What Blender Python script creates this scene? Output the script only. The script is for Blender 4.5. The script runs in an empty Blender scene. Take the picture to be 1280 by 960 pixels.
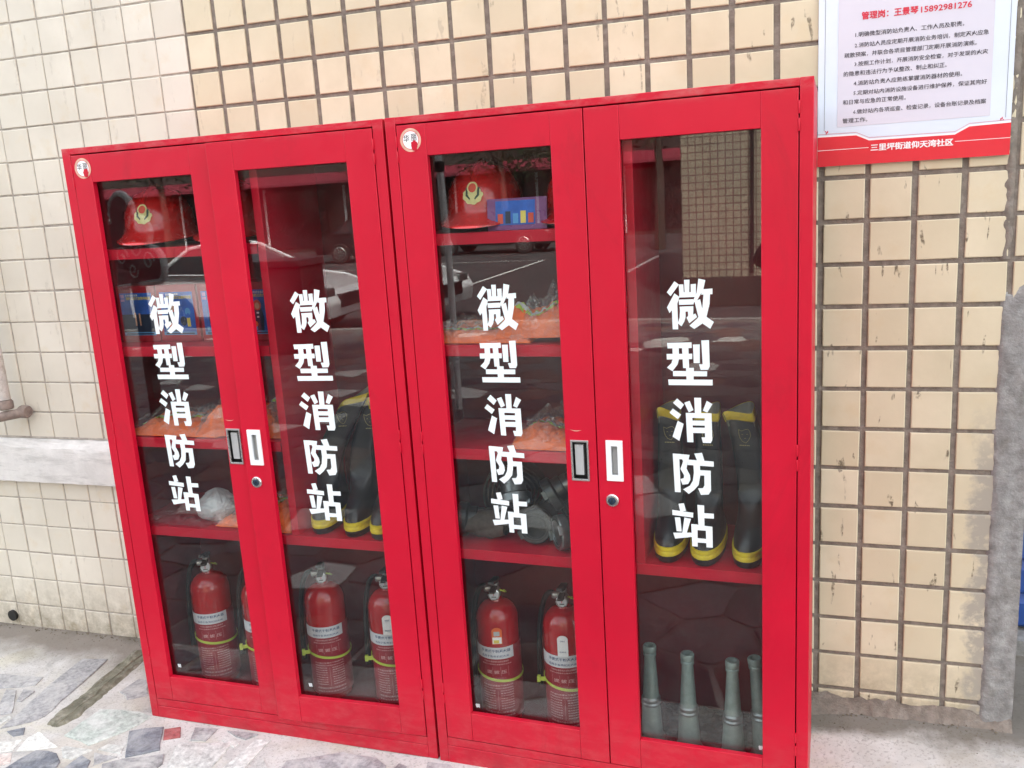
import bpy, math, random
from math import sin, cos, pi, radians
from mathutils import Vector, Matrix, noise
random.seed(7)
sc = bpy.context.scene
C = sc.collection

# ------------------------------------------------------------------ camera
f, p_, yw_, r_ = 1.1102, 1.3613, 0.3577, -0.0624
cam = bpy.data.cameras.new("camera"); cam.lens = 36 * f * 1000 / 1280; cam.sensor_width = 36
cam.clip_start = 0.02; cam.clip_end = 500
camo = bpy.data.objects.new("camera", cam); C.objects.link(camo)
RM = Matrix.Rotation(yw_, 3, 'Z') @ Matrix.Rotation(p_, 3, 'X') @ Matrix.Rotation(r_, 3, 'Z')
CAM = Vector((1.0661, -2.062, 1.5944))
camo.matrix_world = Matrix.Translation(CAM) @ RM.to_4x4()
sc.camera = camo

# ------------------------------------------------------------------ light
SUN_EL, SUN_AZ = radians(52), radians(22)      # azimuth measured clockwise from +Y
world = bpy.data.worlds.new("World"); sc.world = world; world.use_nodes = True
wn = world.node_tree.nodes; wl = world.node_tree.links
bg = wn['Background']; sky = wn.new('ShaderNodeTexSky'); sky.sky_type = 'NISHITA'
sky.sun_disc = False; sky.sun_elevation = SUN_EL; sky.sun_rotation = SUN_AZ
sky.air_density = 1.0; sky.dust_density = 4.0; sky.ozone_density = 0.6
# thin high cloud: the blue is largely washed out of the sky
hs_ = wn.new('ShaderNodeHueSaturation'); hs_.inputs['Saturation'].default_value = .38
wm_ = wn.new('ShaderNodeMix'); wm_.data_type = 'RGBA'; wm_.blend_type = 'MULTIPLY'; wm_.inputs[0].default_value = 1; wm_.inputs[7].default_value = (1.04, 1.0, .95, 1)
wl.new(sky.outputs[0], hs_.inputs['Color']); wl.new(hs_.outputs[0], wm_.inputs[6]); wl.new(wm_.outputs[2], bg.inputs[0]); bg.inputs[1].default_value = 0.15
sun = bpy.data.lights.new("sun", 'SUN'); sun.energy = 2.0; sun.angle = radians(3); sun.color = (1.0, 0.95, 0.88)
suno = bpy.data.objects.new("sun", sun); C.objects.link(suno)
sd = Vector((sin(SUN_AZ) * cos(SUN_EL), cos(SUN_AZ) * cos(SUN_EL), sin(SUN_EL)))
suno.rotation_euler = sd.to_track_quat('Z', 'Y').to_euler()
sc.view_settings.view_transform = 'Standard'; sc.view_settings.look = 'None'
sc.view_settings.exposure = 2.8; sc.view_settings.gamma = 1.0

# ------------------------------------------------------------------ materials
M = {}
def nodes_of(name):
    m = bpy.data.materials.new(name); m.use_nodes = True
    return m, m.node_tree.nodes, m.node_tree.links
def mathn(N, L, op, a, b=None, c=None):
    n = N.new('ShaderNodeMath'); n.operation = op
    for i, v in enumerate((a, b, c)):
        if v is None: continue
        if isinstance(v, (int, float)): n.inputs[i].default_value = v
        else: L.new(v, n.inputs[i])
    return n.outputs[0]
def noisen(N, L, vec, scale, detail=4, rough=.55, dist=0, stretch=None):
    t = N.new('ShaderNodeTexNoise'); t.inputs['Scale'].default_value = scale
    t.inputs['Detail'].default_value = detail; t.inputs['Roughness'].default_value = rough
    t.inputs['Distortion'].default_value = dist
    if stretch:
        mp = N.new('ShaderNodeMapping'); mp.inputs['Scale'].default_value = stretch
        L.new(vec, mp.inputs[0]); vec = mp.outputs[0]
    L.new(vec, t.inputs['Vector']); return t.outputs['Fac']
def ramp(N, L, fac, lo, hi):
    n = N.new('ShaderNodeMapRange'); n.inputs[1].default_value = lo; n.inputs[2].default_value = hi
    n.clamp = True; L.new(fac, n.inputs[0]); return n.outputs[0]
def mixc(N, L, fac, a, b):
    n = N.new('ShaderNodeMix'); n.data_type = 'RGBA'
    if isinstance(fac, (int, float)): n.inputs[0].default_value = fac
    else: L.new(fac, n.inputs[0])
    for i, v in ((6, a), (7, b)):
        if isinstance(v, (tuple, list)): n.inputs[i].default_value = (*v[:3], 1)
        else: L.new(v, n.inputs[i])
    return n.outputs[2]
def mul(c, k): return tuple(min(1, x * k) for x in c)
def mat(name, col, rough=.5, metal=0, var=.12, vs=12, bump=0, bs=120, coat=0, dirt=None, dirt_amt=.5, ds=6, rnd=0, world=False, spec=.5, dst=None):
    """base colour with two scales of mottling, optional dirt patches, fine relief"""
    m, N, L = nodes_of(name); b = N['Principled BSDF']
    if world: g = N.new('ShaderNodeNewGeometry'); vec = g.outputs['Position']
    else: g = N.new('ShaderNodeTexCoord'); vec = g.outputs['Object']
    n1 = noisen(N, L, vec, vs, 5)
    c = mixc(N, L, ramp(N, L, n1, .3, .7), mul(col, 1 - var), mul(col, 1 + var))
    if rnd:
        oi = N.new('ShaderNodeObjectInfo')
        k = mathn(N, L, 'MULTIPLY_ADD', oi.outputs['Random'], 2 * rnd, 1 - rnd)
        h = N.new('ShaderNodeHueSaturation'); L.new(k, h.inputs['Value']); L.new(c, h.inputs['Color']); c = h.outputs[0]
    if dirt:
        n2 = noisen(N, L, vec, ds, 8, .7, .4, dst)
        d = mathn(N, L, 'MULTIPLY', ramp(N, L, n2, .5, .72), dirt_amt)
        c = mixc(N, L, d, c, dirt)
    L.new(c, b.inputs['Base Color'])
    n3 = noisen(N, L, vec, vs * 3, 3)
    L.new(mathn(N, L, 'MULTIPLY_ADD', n3, .25, rough - .12), b.inputs['Roughness'])
    b.inputs['Metallic'].default_value = metal; b.inputs['Coat Weight'].default_value = coat
    b.inputs['Specular IOR Level'].default_value = spec
    if bump:
        bp = N.new('ShaderNodeBump'); bp.inputs['Strength'].default_value = bump; bp.inputs['Distance'].default_value = .004
        L.new(noisen(N, L, vec, bs, 6, .65), bp.inputs['Height']); L.new(bp.outputs[0], b.inputs['Normal'])
    M[name] = m; return m

def paint_red(name, col=(.54, .002, .024)):
    m, N, L = nodes_of(name); b = N['Principled BSDF']
    g = N.new('ShaderNodeNewGeometry'); vec = g.outputs['Position']
    c = mixc(N, L, ramp(N, L, noisen(N, L, vec, 3, 4), .3, .7), mul(col, .93), mul(col, 1.07))
    sp = N.new('ShaderNodeSeparateXYZ'); L.new(vec, sp.inputs[0])
    # road dust on the lowest 25 cm and along the top edge, broken up by noise
    low = ramp(N, L, sp.outputs[2], .30, .02)
    top = ramp(N, L, sp.outputs[2], 1.765, 1.80)
    dn = ramp(N, L, noisen(N, L, vec, 14, 8, .75, .3, (1, 1, 2.5)), .45, .75)
    dust = mathn(N, L, 'MULTIPLY', mathn(N, L, 'MAXIMUM', mathn(N, L, 'MULTIPLY', low, .22), mathn(N, L, 'MULTIPLY', top, .5)), dn)
    c = mixc(N, L, dust, c, (.52, .30, .27))
    # rubbed chips and specks
    ch = ramp(N, L, noisen(N, L, vec, 130, 4, .6), .745, .78)
    c = mixc(N, L, mathn(N, L, 'MULTIPLY', ch, .55), c, (.62, .45, .42))
    gr = ramp(N, L, noisen(N, L, vec, 5, 9, .75, .8, (1, 1, .35)), .56, .76)
    c = mixc(N, L, mathn(N, L, 'MULTIPLY', gr, .35), c, (.22, .008, .014))
    gl = mathn(N, L, 'MULTIPLY', ramp(N, L, sp.outputs[2], .22, .0), ramp(N, L, noisen(N, L, vec, 9, 8, .7, .4), .3, .7))
    c = mixc(N, L, mathn(N, L, 'MULTIPLY', gl, .55), c, (.25, .03, .035))
    L.new(c, b.inputs['Base Color'])
    L.new(mathn(N, L, 'MULTIPLY_ADD', noisen(N, L, vec, 25, 6, .6), .30, .26), b.inputs['Roughness'])
    b.inputs['Specular IOR Level'].default_value = .36
    bp = N.new('ShaderNodeBump'); bp.inputs['Strength'].default_value = .25; bp.inputs['Distance'].default_value = .006
    h = mathn(N, L, 'ADD', noisen(N, L, vec, 7, 3), mathn(N, L, 'MULTIPLY', noisen(N, L, vec, 260, 3), .03))
    L.new(h, bp.inputs['Height']); L.new(bp.outputs[0], b.inputs['Normal'])
    M[name] = m
paint_red('red_paint')
mat('red_shaded', (.15, .003, .009), .5, var=.15, vs=6, dirt=(.25, .03, .03), dirt_amt=.4, world=True)  # same red paint, darkened to put the cabinets' inner shade into the colour

def tile_mat(name, a, b_, mortar=False):
    m, N, L = nodes_of(name); b = N['Principled BSDF']
    g = N.new('ShaderNodeNewGeometry'); vec = g.outputs['Position']
    sp = N.new('ShaderNodeSeparateXYZ'); L.new(vec, sp.inputs[0])
    oi = N.new('ShaderNodeObjectInfo')
    c = mixc(N, L, oi.outputs['Random'], a, b_)
    c = mixc(N, L, ramp(N, L, noisen(N, L, vec, 4, 5), .35, .68), c, mul(a, .93))
    # yellowish and greyish weather blotches
    c = mixc(N, L, mathn(N, L, 'MULTIPLY', ramp(N, L, noisen(N, L, vec, 11, 6, .65), .55, .75), .35), c, (.60, .47, .26))
    # short dark drips, longer than wide
    near = ramp(N, L, sp.outputs[0], -.2, 1.2)
    dr = ramp(N, L, noisen(N, L, vec, 15, 3, .5, .3, (2.6, 1, .62)), .648, .685)
    dr2 = mathn(N, L, 'MULTIPLY', dr, ramp(N, L, noisen(N, L, vec, 90, 4), .38, .56))
    c = mixc(N, L, mathn(N, L, 'MULTIPLY', dr2, mathn(N, L, 'MULTIPLY_ADD', near, .72, .13)), c, (.085, .06, .035))
    # grime just above the ground
    grn = ramp(N, L, noisen(N, L, vec, 24, 8, .75), .35, .65)
    gr = mathn(N, L, 'MULTIPLY', ramp(N, L, sp.outputs[2], .27, .03), grn)
    c = mixc(N, L, mathn(N, L, 'MULTIPLY', gr, .8), c, (.20, .17, .11))
    if mortar:
        e = mathn(N, L, 'ADD', sp.outputs[0], mathn(N, L, 'MULTIPLY_ADD', noisen(N, L, vec, 9, 6, .65, .3), .16, -.08))
        sm = mathn(N, L, 'MULTIPLY', ramp(N, L, e, 1.405, 1.43), ramp(N, L, sp.outputs[2], 1.0, .8))
        c = mixc(N, L, mathn(N, L, 'MULTIPLY', sm, ramp(N, L, noisen(N, L, vec, 40, 5, .6), .3, .5)), c, (.37, .34, .28))
    L.new(c, b.inputs['Base Color'])
    L.new(mathn(N, L, 'MULTIPLY_ADD', noisen(N, L, vec, 20, 5), .3, .22), b.inputs['Roughness'])
    bp = N.new('ShaderNodeBump'); bp.inputs['Strength'].default_value = .2; bp.inputs['Distance'].default_value = .003
    L.new(noisen(N, L, vec, 30, 4), bp.inputs['Height']); L.new(bp.outputs[0], b.inputs['Normal'])
    M[name] = m
tile_mat('tile_left', (.65, .61, .51), (.72, .68, .58))
tile_mat('tile_right', (.62, .55, .385), (.73, .66, .49), True)
mat('grout_dark', (.215, .185, .155), .95, var=.25, vs=40, bump=.8, bs=160, dirt=(.38, .35, .31), dirt_amt=.6, ds=30, world=True)
mat('grout_light', (.42, .385, .335), .95, var=.25, vs=40, bump=.5, bs=160, dirt=(.20, .18, .15), dirt_amt=.7, ds=14, world=True)
mat('cement', (.285, .285, .275), .92, var=.3, vs=30, bump=1.0, bs=150, dirt=(.15, .14, .12), dirt_amt=.6, ds=16, world=True)
mat('whitewash', (.66, .65, .62), .85, var=.10, vs=14, bump=.6, bs=90, dirt=(.27, .265, .245), dirt_amt=.6, ds=10, world=True, dst=(.45, 1, 3.2))
mat('white_plastic', (.82, .84, .85), .4, var=.03)
mat('grey_plastic', (.45, .46, .46), .5, var=.06)
mat('chrome', (.62, .62, .61), .28, 1, var=.08)
mat('steel_dull', (.42, .42, .41), .42, .9, var=.15, vs=30)
mat('black_plastic', (.012, .012, .012), .5, var=.1)
mat('blue_grey_metal', (.06, .10, .16), .35, .8)
mat('letter_white', (.80, .86, .87), .55, var=.03)
mat('tag_rim', (.68, .40, .30), .6, var=.2, vs=60)
mat('ink_dark', (.06, .055, .07), .7, var=.05)
mat('ink_red', (.62, .02, .05), .6, var=.05)
mat('ink_blue', (.09, .12, .22), .6)
mat('sign_face', (.62, .61, .69), .35, var=.03, vs=5)
mat('sign_edge', (.66, .74, .84), .35, var=.04, vs=4)
mat('sign_red', (.66, .012, .03), .35, var=.05)
mat('sign_white', (.85, .85, .86), .4, var=.02)
mat('rubber_black', (.014, .015, .017), .33, var=.2, coat=.2)
mat('rubber_yellow', (.72, .55, .02), .45, var=.1, vs=20, dirt=(.25, .18, .03), dirt_amt=.5, ds=20)
mat('lining', (.26, .25, .21), .9)
mat('gold_print', (.55, .47, .2), .5)
mat('emblem_gold', (.72, .66, .30), .45, var=.12, vs=60, bump=.5, bs=200)
mat('emblem_red', (.62, .07, .03), .5)
mat('emblem_green', (.02, .05, .03), .5)
mat('helmet_red', (.50, .012, .012), .25, var=.05, coat=.6)
mat('vest_orange', (.92, .16, .03), .8, var=.18, vs=25, bump=.6, bs=200)
mat('vest_lime', (.45, .62, .05), .6, var=.15)
mat('vest_silver', (.62, .62, .60), .4, var=.1)
mat('ext_red', (.40, .006, .010), .22, var=.06, coat=.7)
mat('ext_label', (.30, .012, .025), .4, var=.05)
mat('print_pink', (.62, .34, .34), .6)
mat('label_white', (.62, .64, .68), .5, var=.05, vs=30)
mat('lime_tie', (.50, .60, .08), .45)
mat('tag_orange', (.75, .14, .03), .5)
mat('tag_yellow', (.75, .60, .12), .5)
mat('nozzle_grey', (.27, .335, .315), .42, .35, var=.15, vs=40)
mat('coupling', (.10, .11, .11), .38, .75, var=.25, vs=40)
mat('coupling_light', (.24, .26, .26), .35, .8, var=.2, vs=40)
mat('hose_canvas', (.12, .10, .085), .9, var=.2, vs=60, bump=1, bs=400)
mat('box_red', (.38, .008, .02), .4, var=.1)
mat('box_blue', (.02, .11, .48), .35, var=.5, vs=14)
mat('box_navy', (.012, .025, .06), .35, var=.3)
mat('box_sky', (.08, .30, .62), .4)
mat('box_yellow', (.70, .58, .12), .5)
mat('box_white', (.75, .77, .8), .5)
mat('box_pink', (.55, .32, .60), .5)
mat('skin_print', (.60, .33, .2), .5)
mat('door_blue', (.02, .075, .30), .45, var=.15, vs=8, dirt=(.10, .10, .12), dirt_amt=.4)
mat('pipe_paint', (.55, .52, .47), .7, var=.2, vs=25, dirt=(.18, .13, .09), dirt_amt=.8, ds=25, world=True, bump=.4)
mat('pipe_rust', (.24, .19, .16), .8, var=.3, vs=40, bump=.8, bs=120)
mat('car_white', (.70, .72, .74), .2, var=.02, coat=1)
mat('car_black', (.01, .01, .012), .2, coat=1)
mat('car_glass', (.01, .013, .014), .08, var=.02)
mat('tyre', (.02, .02, .02), .85)
mat('board_maroon', (.24, .03, .05), .5)
mat('board_grey', (.75, .75, .76), .5)
mat('bin_dark', (.035, .02, .026), .5)
mat('facade_dark', (.045, .038, .034), .9, var=.3, vs=.6, world=True)
mat('window_dark', (.012, .014, .016), .15)
mat('asphalt', (.05, .05, .052), .9, var=.2, vs=3, bump=.5, bs=60, world=True)
mat('line_white', (.6, .6, .58), .8)
mat('cloth_dark', (.012, .012, .015), .9)
mat('skin', (.45, .27, .19), .5)
mat('hair', (.01, .008, .007), .6)
mat('leaf', (.035, .06, .02), .7, var=.4, vs=2)
mat('bark', (.07, .05, .04), .9, var=.3)
mat('debris', (.13, .11, .08), .95, var=.4, vs=60)
mat('moss', (.17, .165, .12), .95, var=.35, vs=25, bump=1.2, bs=80, dirt=(.45, .43, .36), dirt_amt=.75, ds=20, world=True)

def ground_mat():
    m, N, L = nodes_of('paving'); b = N['Principled BSDF']
    g = N.new('ShaderNodeNewGeometry'); vec = g.outputs['Position']
    sp = N.new('ShaderNodeSeparateXYZ'); L.new(vec, sp.inputs[0])
    c = mixc(N, L, ramp(N, L, noisen(N, L, vec, 5, 8, .65), .3, .7), (.42, .41, .38), (.66, .655, .63))
    c = mixc(N, L, mathn(N, L, 'MULTIPLY', ramp(N, L, noisen(N, L, vec, 3.3, 6, .6, .5), .52, .66), .5), c, (.52, .50, .36))
    c = mixc(N, L, mathn(N, L, 'MULTIPLY', ramp(N, L, noisen(N, L, vec, 9, 8, .7, .6), .56, .68), .6), c, (.30, .30, .29))
    c = mixc(N, L, mathn(N, L, 'MULTIPLY', ramp(N, L, noisen(N, L, vec, 110, 4, .7), .54, .64), .55), c, (.20, .19, .17))
    c = mixc(N, L, mathn(N, L, 'MULTIPLY', ramp(N, L, noisen(N, L, vec, 2.2, 7, .65, .8), .48, .62), .35), c, (.42, .36, .27))
    # shade over the terrace away from the wall, painted as darker paving
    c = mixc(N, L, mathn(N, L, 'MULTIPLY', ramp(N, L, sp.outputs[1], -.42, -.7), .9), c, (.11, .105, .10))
    # soil washed against the foot of the wall (left of the cabinets)
    yy = mathn(N, L, 'ADD', sp.outputs[1], mathn(N, L, 'MULTIPLY_ADD', noisen(N, L, vec, 6, 6, .6), .24, -.12))
    so = mathn(N, L, 'MULTIPLY', ramp(N, L, yy, .13, .27), ramp(N, L, sp.outputs[0], .9, .5))
    c = mixc(N, L, mathn(N, L, 'MULTIPLY', so, .9), c, (.19, .165, .135))
    so2 = mathn(N, L, 'MULTIPLY', ramp(N, L, yy, .33, .40), .8)
    c = mixc(N, L, so2, c, (.10, .085, .06))
    L.new(c, b.inputs['Base Color']); b.inputs['Roughness'].default_value = .85
    bp = N.new('ShaderNodeBump'); bp.inputs['Strength'].default_value = .7; bp.inputs['Distance'].default_value = .006
    h = mathn(N, L, 'ADD', noisen(N, L, vec, 18, 8, .7), mathn(N, L, 'MULTIPLY', noisen(N, L, vec, 160, 4), .25))
    L.new(h, bp.inputs['Height']); L.new(bp.outputs[0], b.inputs['Normal']); M['paving'] = m
ground_mat()
def stone_mat(name, col, patch, amt=.7):
    m, N, L = nodes_of(name); b = N['Principled BSDF']
    g = N.new('ShaderNodeNewGeometry'); vec = g.outputs['Position']
    oi = N.new('ShaderNodeObjectInfo')
    c = mixc(N, L, ramp(N, L, noisen(N, L, vec, 60, 6, .75), .35, .65), mul(col, .62), mul(col, 1.35))
    h = N.new('ShaderNodeHueSaturation'); L.new(mathn(N, L, 'MULTIPLY_ADD', oi.outputs['Random'], .5, .75), h.inputs['Value']); L.new(c, h.inputs['Color']); c = h.outputs[0]
    c = mixc(N, L, mathn(N, L, 'MULTIPLY', ramp(N, L, noisen(N, L, vec, 9, 9, .75, .5), .47, .63), amt), c, patch)
    L.new(c, b.inputs['Base Color']); b.inputs['Roughness'].default_value = .6
    bp = N.new('ShaderNodeBump'); bp.inputs['Strength'].default_value = .5; bp.inputs['Distance'].default_value = .004
    L.new(noisen(N, L, vec, 45, 6, .7), bp.inputs['Height']); L.new(bp.outputs[0], b.inputs['Normal']); M[name] = m
stone_mat('stone_grey', (.30, .302, .305), (.58, .58, .55), .75)
stone_mat('stone_dark', (.13, .142, .165), (.45, .46, .46), .6)
stone_mat('stone_pale', (.58, .60, .57), (.66, .65, .60), .5)
stone_mat('stone_green', (.42, .47, .43), (.66, .67, .64), .7)
stone_mat('shaded_grey', (.115, .12, .125), (.20, .20, .19), .5)  # these three terrace stones are coloured darker to stand for shade
stone_mat('shaded_dark', (.055, .062, .075), (.13, .13, .13), .4)
stone_mat('shaded_brown', (.13, .085, .075), (.2, .17, .16), .4)
stone_mat('stone_blush', (.58, .50, .46), (.66, .65, .62), .5)
stone_mat('stone_red', (.36, .09, .09), (.5, .35, .33), .4)

def glass_mat(name, tint, ior, rough=0.0):
    m, N, L = nodes_of(name); N.remove(N['Principled BSDF']); out = N['Material Output']
    t = N.new('ShaderNodeBsdfTransparent'); t.inputs[0].default_value = (*tint, 1)
    g = N.new('ShaderNodeBsdfGlossy'); g.inputs['Roughness'].default_value = rough
    # Schlick reflectance per face, the same from either side of the thin pane
    ge = N.new('ShaderNodeNewGeometry'); dt = N.new('ShaderNodeVectorMath'); dt.operation = 'DOT_PRODUCT'
    L.new(ge.outputs['Incoming'], dt.inputs[0]); L.new(ge.outputs['Normal'], dt.inputs[1])
    f0 = ((ior-1)/(ior+1))**2
    om = mathn(N, L, 'SUBTRACT', 1.0, mathn(N, L, 'ABSOLUTE', dt.outputs['Value']))
    fac = mathn(N, L, 'MULTIPLY_ADD', mathn(N, L, 'POWER', om, 5.0), 1-f0, f0)
    # a thin film of street dust on the pane, wiped unevenly
    tc = N.new('ShaderNodeNewGeometry'); d = N.new('ShaderNodeBsdfDiffuse'); d.inputs[0].default_value = (.5, .48, .45, 1)
    n = noisen(N, L, tc.outputs['Position'], 7, 7, .7, .6)
    mx = N.new('ShaderNodeMixShader'); L.new(fac, mx.inputs[0]); L.new(t.outputs[0], mx.inputs[1]); L.new(g.outputs[0], mx.inputs[2])
    m2 = N.new('ShaderNodeMixShader'); L.new(mathn(N, L, 'MULTIPLY', ramp(N, L, n, .45, .8), .018), m2.inputs[0])
    L.new(mx.outputs[0], m2.inputs[1]); L.new(d.outputs[0], m2.inputs[2])
    L.new(m2.outputs[0], out.inputs[0]); M[name] = m
glass_mat('pane', (.92, .94, .93), 1.62)
def film_mat(name, milk, bumps=60, gl=.35):
    m, N, L = nodes_of(name); N.remove(N['Principled BSDF']); out = N['Material Output']
    t = N.new('ShaderNodeBsdfTransparent'); g = N.new('ShaderNodeBsdfGlossy'); g.inputs['Roughness'].default_value = .12
    d = N.new('ShaderNodeBsdfDiffuse'); d.inputs[0].default_value = (.8, .8, .8, 1)
    tc = N.new('ShaderNodeTexCoord')
    bp = N.new('ShaderNodeBump'); bp.inputs['Strength'].default_value = 1; bp.inputs['Distance'].default_value = .01
    nn = noisen(N, L, tc.outputs['Object'], bumps, 3, .6, 1.2); L.new(nn, bp.inputs['Height'])
    L.new(bp.outputs[0], g.inputs['Normal'])
    fac = ramp(N, L, noisen(N, L, tc.outputs['Object'], bumps * .8, 3, .6, 1.5), .42, .75)
    a = N.new('ShaderNodeMixShader'); L.new(mathn(N, L, 'MULTIPLY_ADD', fac, gl*.7, .05), a.inputs[0]); L.new(t.outputs[0], a.inputs[1]); L.new(g.outputs[0], a.inputs[2])
    bmx = N.new('ShaderNodeMixShader'); bmx.inputs[0].default_value = milk; L.new(a.outputs[0], bmx.inputs[1]); L.new(d.outputs[0], bmx.inputs[2])
    L.new(bmx.outputs[0], out.inputs[0]); M[name] = m
film_mat('plastic_film', .03); film_mat('plastic_milky', .30, 45, .5)

# opposite tiled wall: far away, so its small tiles are colour and relief only
def fartile():
    m, N, L = nodes_of('far_tiles'); b = N['Principled BSDF']
    g = N.new('ShaderNodeTexCoord'); mp = N.new('ShaderNodeMapping'); mp.inputs['Rotation'].default_value = (pi / 2, 0, 0)
    L.new(g.outputs['Object'], mp.inputs[0])
    t = N.new('ShaderNodeTexBrick'); t.offset = 0; t.inputs['Scale'].default_value = 1
    t.inputs['Brick Width'].default_value = .112; t.inputs['Row Height'].default_value = .112; t.inputs['Mortar Size'].default_value = .010
    t.inputs['Color1'].default_value = (.42, .36, .27, 1); t.inputs['Color2'].default_value = (.36, .31, .235, 1); t.inputs['Mortar'].default_value = (.12, .1, .08, 1)
    L.new(mp.outputs[0], t.inputs['Vector']); L.new(t.outputs['Color'], b.inputs['Base Color']); b.inputs['Roughness'].default_value = .5; M['far_tiles'] = m
fartile()

# ------------------------------------------------------------------ mesh builder
class MB:
    def __init__(s): s.v = []; s.f = []; s.m = []
    def add(s, vs, fs, mi=0):
        o = len(s.v); s.v += [tuple(v) for v in vs]; s.f += [tuple(i + o for i in q) for q in fs]; s.m += [mi] * len(fs); return s
    def box(s, x0, x1, y0, y1, z0, z1, mi=0):
        return s.add([(x0,y0,z0),(x1,y0,z0),(x1,y1,z0),(x0,y1,z0),(x0,y0,z1),(x1,y0,z1),(x1,y1,z1),(x0,y1,z1)],
                     [(0,3,2,1),(4,5,6,7),(0,1,5,4),(1,2,6,5),(2,3,7,6),(3,0,4,7)], mi)
    def lathe(s, prof, c=(0,0,0), ax='z', n=24, mi=0, rot=None, sx=1, sy=1):
        """prof: (r, h) list"""
        vs = []; fs = []
        for r, h in prof:
            for k in range(n):
                a = 2*pi*k/n; v = Vector((r*cos(a)*sx, r*sin(a)*sy, h))
                if ax == 'y': v = Vector((v.x, -v.z, v.y))
                if ax == 'x': v = Vector((v.z, v.x, v.y))
                if rot is not None: v = rot @ v
                vs.append(v + Vector(c))
        for i in range(len(prof)-1):
            for k in range(n):
                a, b = i*n+k, i*n+(k+1) % n; fs.append((a, b, b+n, a+n))
        if prof[0][0] > 1e-5: fs.append(tuple(range(n-1, -1, -1)))
        if prof[-1][0] > 1e-5: fs.append(tuple(range((len(prof)-1)*n, len(prof)*n)))
        return s.add(vs, fs, mi)
    def tube(s, pts, r, n=10, mi=0):
        pts = [Vector(p) for p in pts]; vs = []; fs = []; up = Vector((0.13, .31, .95)).normalized()
        for i, p in enumerate(pts):
            d = (pts[min(i+1, len(pts)-1)] - pts[max(i-1, 0)]).normalized()
            a = d.cross(up).normalized() if abs(d.dot(up)) < .98 else d.cross(Vector((1,0,0))).normalized(); b = d.cross(a)
            rr = r[i] if isinstance(r, (list, tuple)) else r
            for k in range(n): t = 2*pi*k/n; vs.append(p + a*cos(t)*rr + b*sin(t)*rr)
        for i in range(len(pts)-1):
            for k in range(n): x, y = i*n+k, i*n+(k+1) % n; fs.append((x, x+n, y+n, y))
        fs.append(tuple(range(n))); fs.append(tuple(range(len(pts)*n-1, (len(pts)-1)*n-1, -1)))
        return s.add(vs, fs, mi)
    def prism(s, poly, a, b, axis='z', mi=0):
        """poly extruded from a to b; axis y: poly is (x, z)"""
        P = (lambda x, y, h: (x, y, h)) if axis == 'z' else (lambda x, y, h: (x, h, y)) if axis == 'y' else (lambda x, y, h: (h, x, y))
        n = len(poly); vs = [P(x, y, a) for x, y in poly] + [P(x, y, b) for x, y in poly]
        fs = [tuple(range(n-1, -1, -1)), tuple(range(n, 2*n))] + [(i, (i+1) % n, n+(i+1) % n, n+i) for i in range(n)]
        return s.add(vs, fs, mi)
    def grid(s, fn, nu, nv, mi=0):
        vs = [fn(i/nu, j/nv) for j in range(nv+1) for i in range(nu+1)]
        fs = [(j*(nu+1)+i, j*(nu+1)+i+1, (j+1)*(nu+1)+i+1, (j+1)*(nu+1)+i) for j in range(nv) for i in range(nu)]
        return s.add(vs, fs, mi)
    def mesh(s, name, mats, sharp=35):
        me = bpy.data.meshes.new(name); me.from_pydata(s.v, [], s.f); me.update()
        for k in (mats if isinstance(mats, (list, tuple)) else [mats]): me.materials.append(M[k])
        me.polygons.foreach_set('material_index', s.m)
        if sharp: 
            me.polygons.foreach_set('use_smooth', [True]*len(s.f)); me.set_sharp_from_angle(angle=radians(sharp))
        me.validate(); return me
    def obj(s, name, mats, parent=None, loc=None, rot=None, bevel=0, sharp=35, **kw):
        o = bpy.data.objects.new(name, s.mesh(name, mats, sharp)); C.objects.link(o)
        if parent: o.parent = parent
        if loc: o.location = loc
        if rot: o.rotation_euler = rot
        if bevel:
            b = o.modifiers.new('bevel', 'BEVEL'); b.width = bevel; b.segments = 2; b.limit_method = 'ANGLE'
        for k, v in kw.items(): o[k] = v
        return o
def empty(name, label, cat, loc=(0,0,0), rz=0, group=None):
    o = bpy.data.objects.new(name, None); C.objects.link(o); o.location = loc; o.rotation_euler = (0,0,rz)
    o.empty_display_size = .05; tag(o, label, cat, group); return o
def tag(o, label, cat, group=None):
    o['label'] = label; o['category'] = cat
    if group: o['group'] = group
    return o

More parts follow.
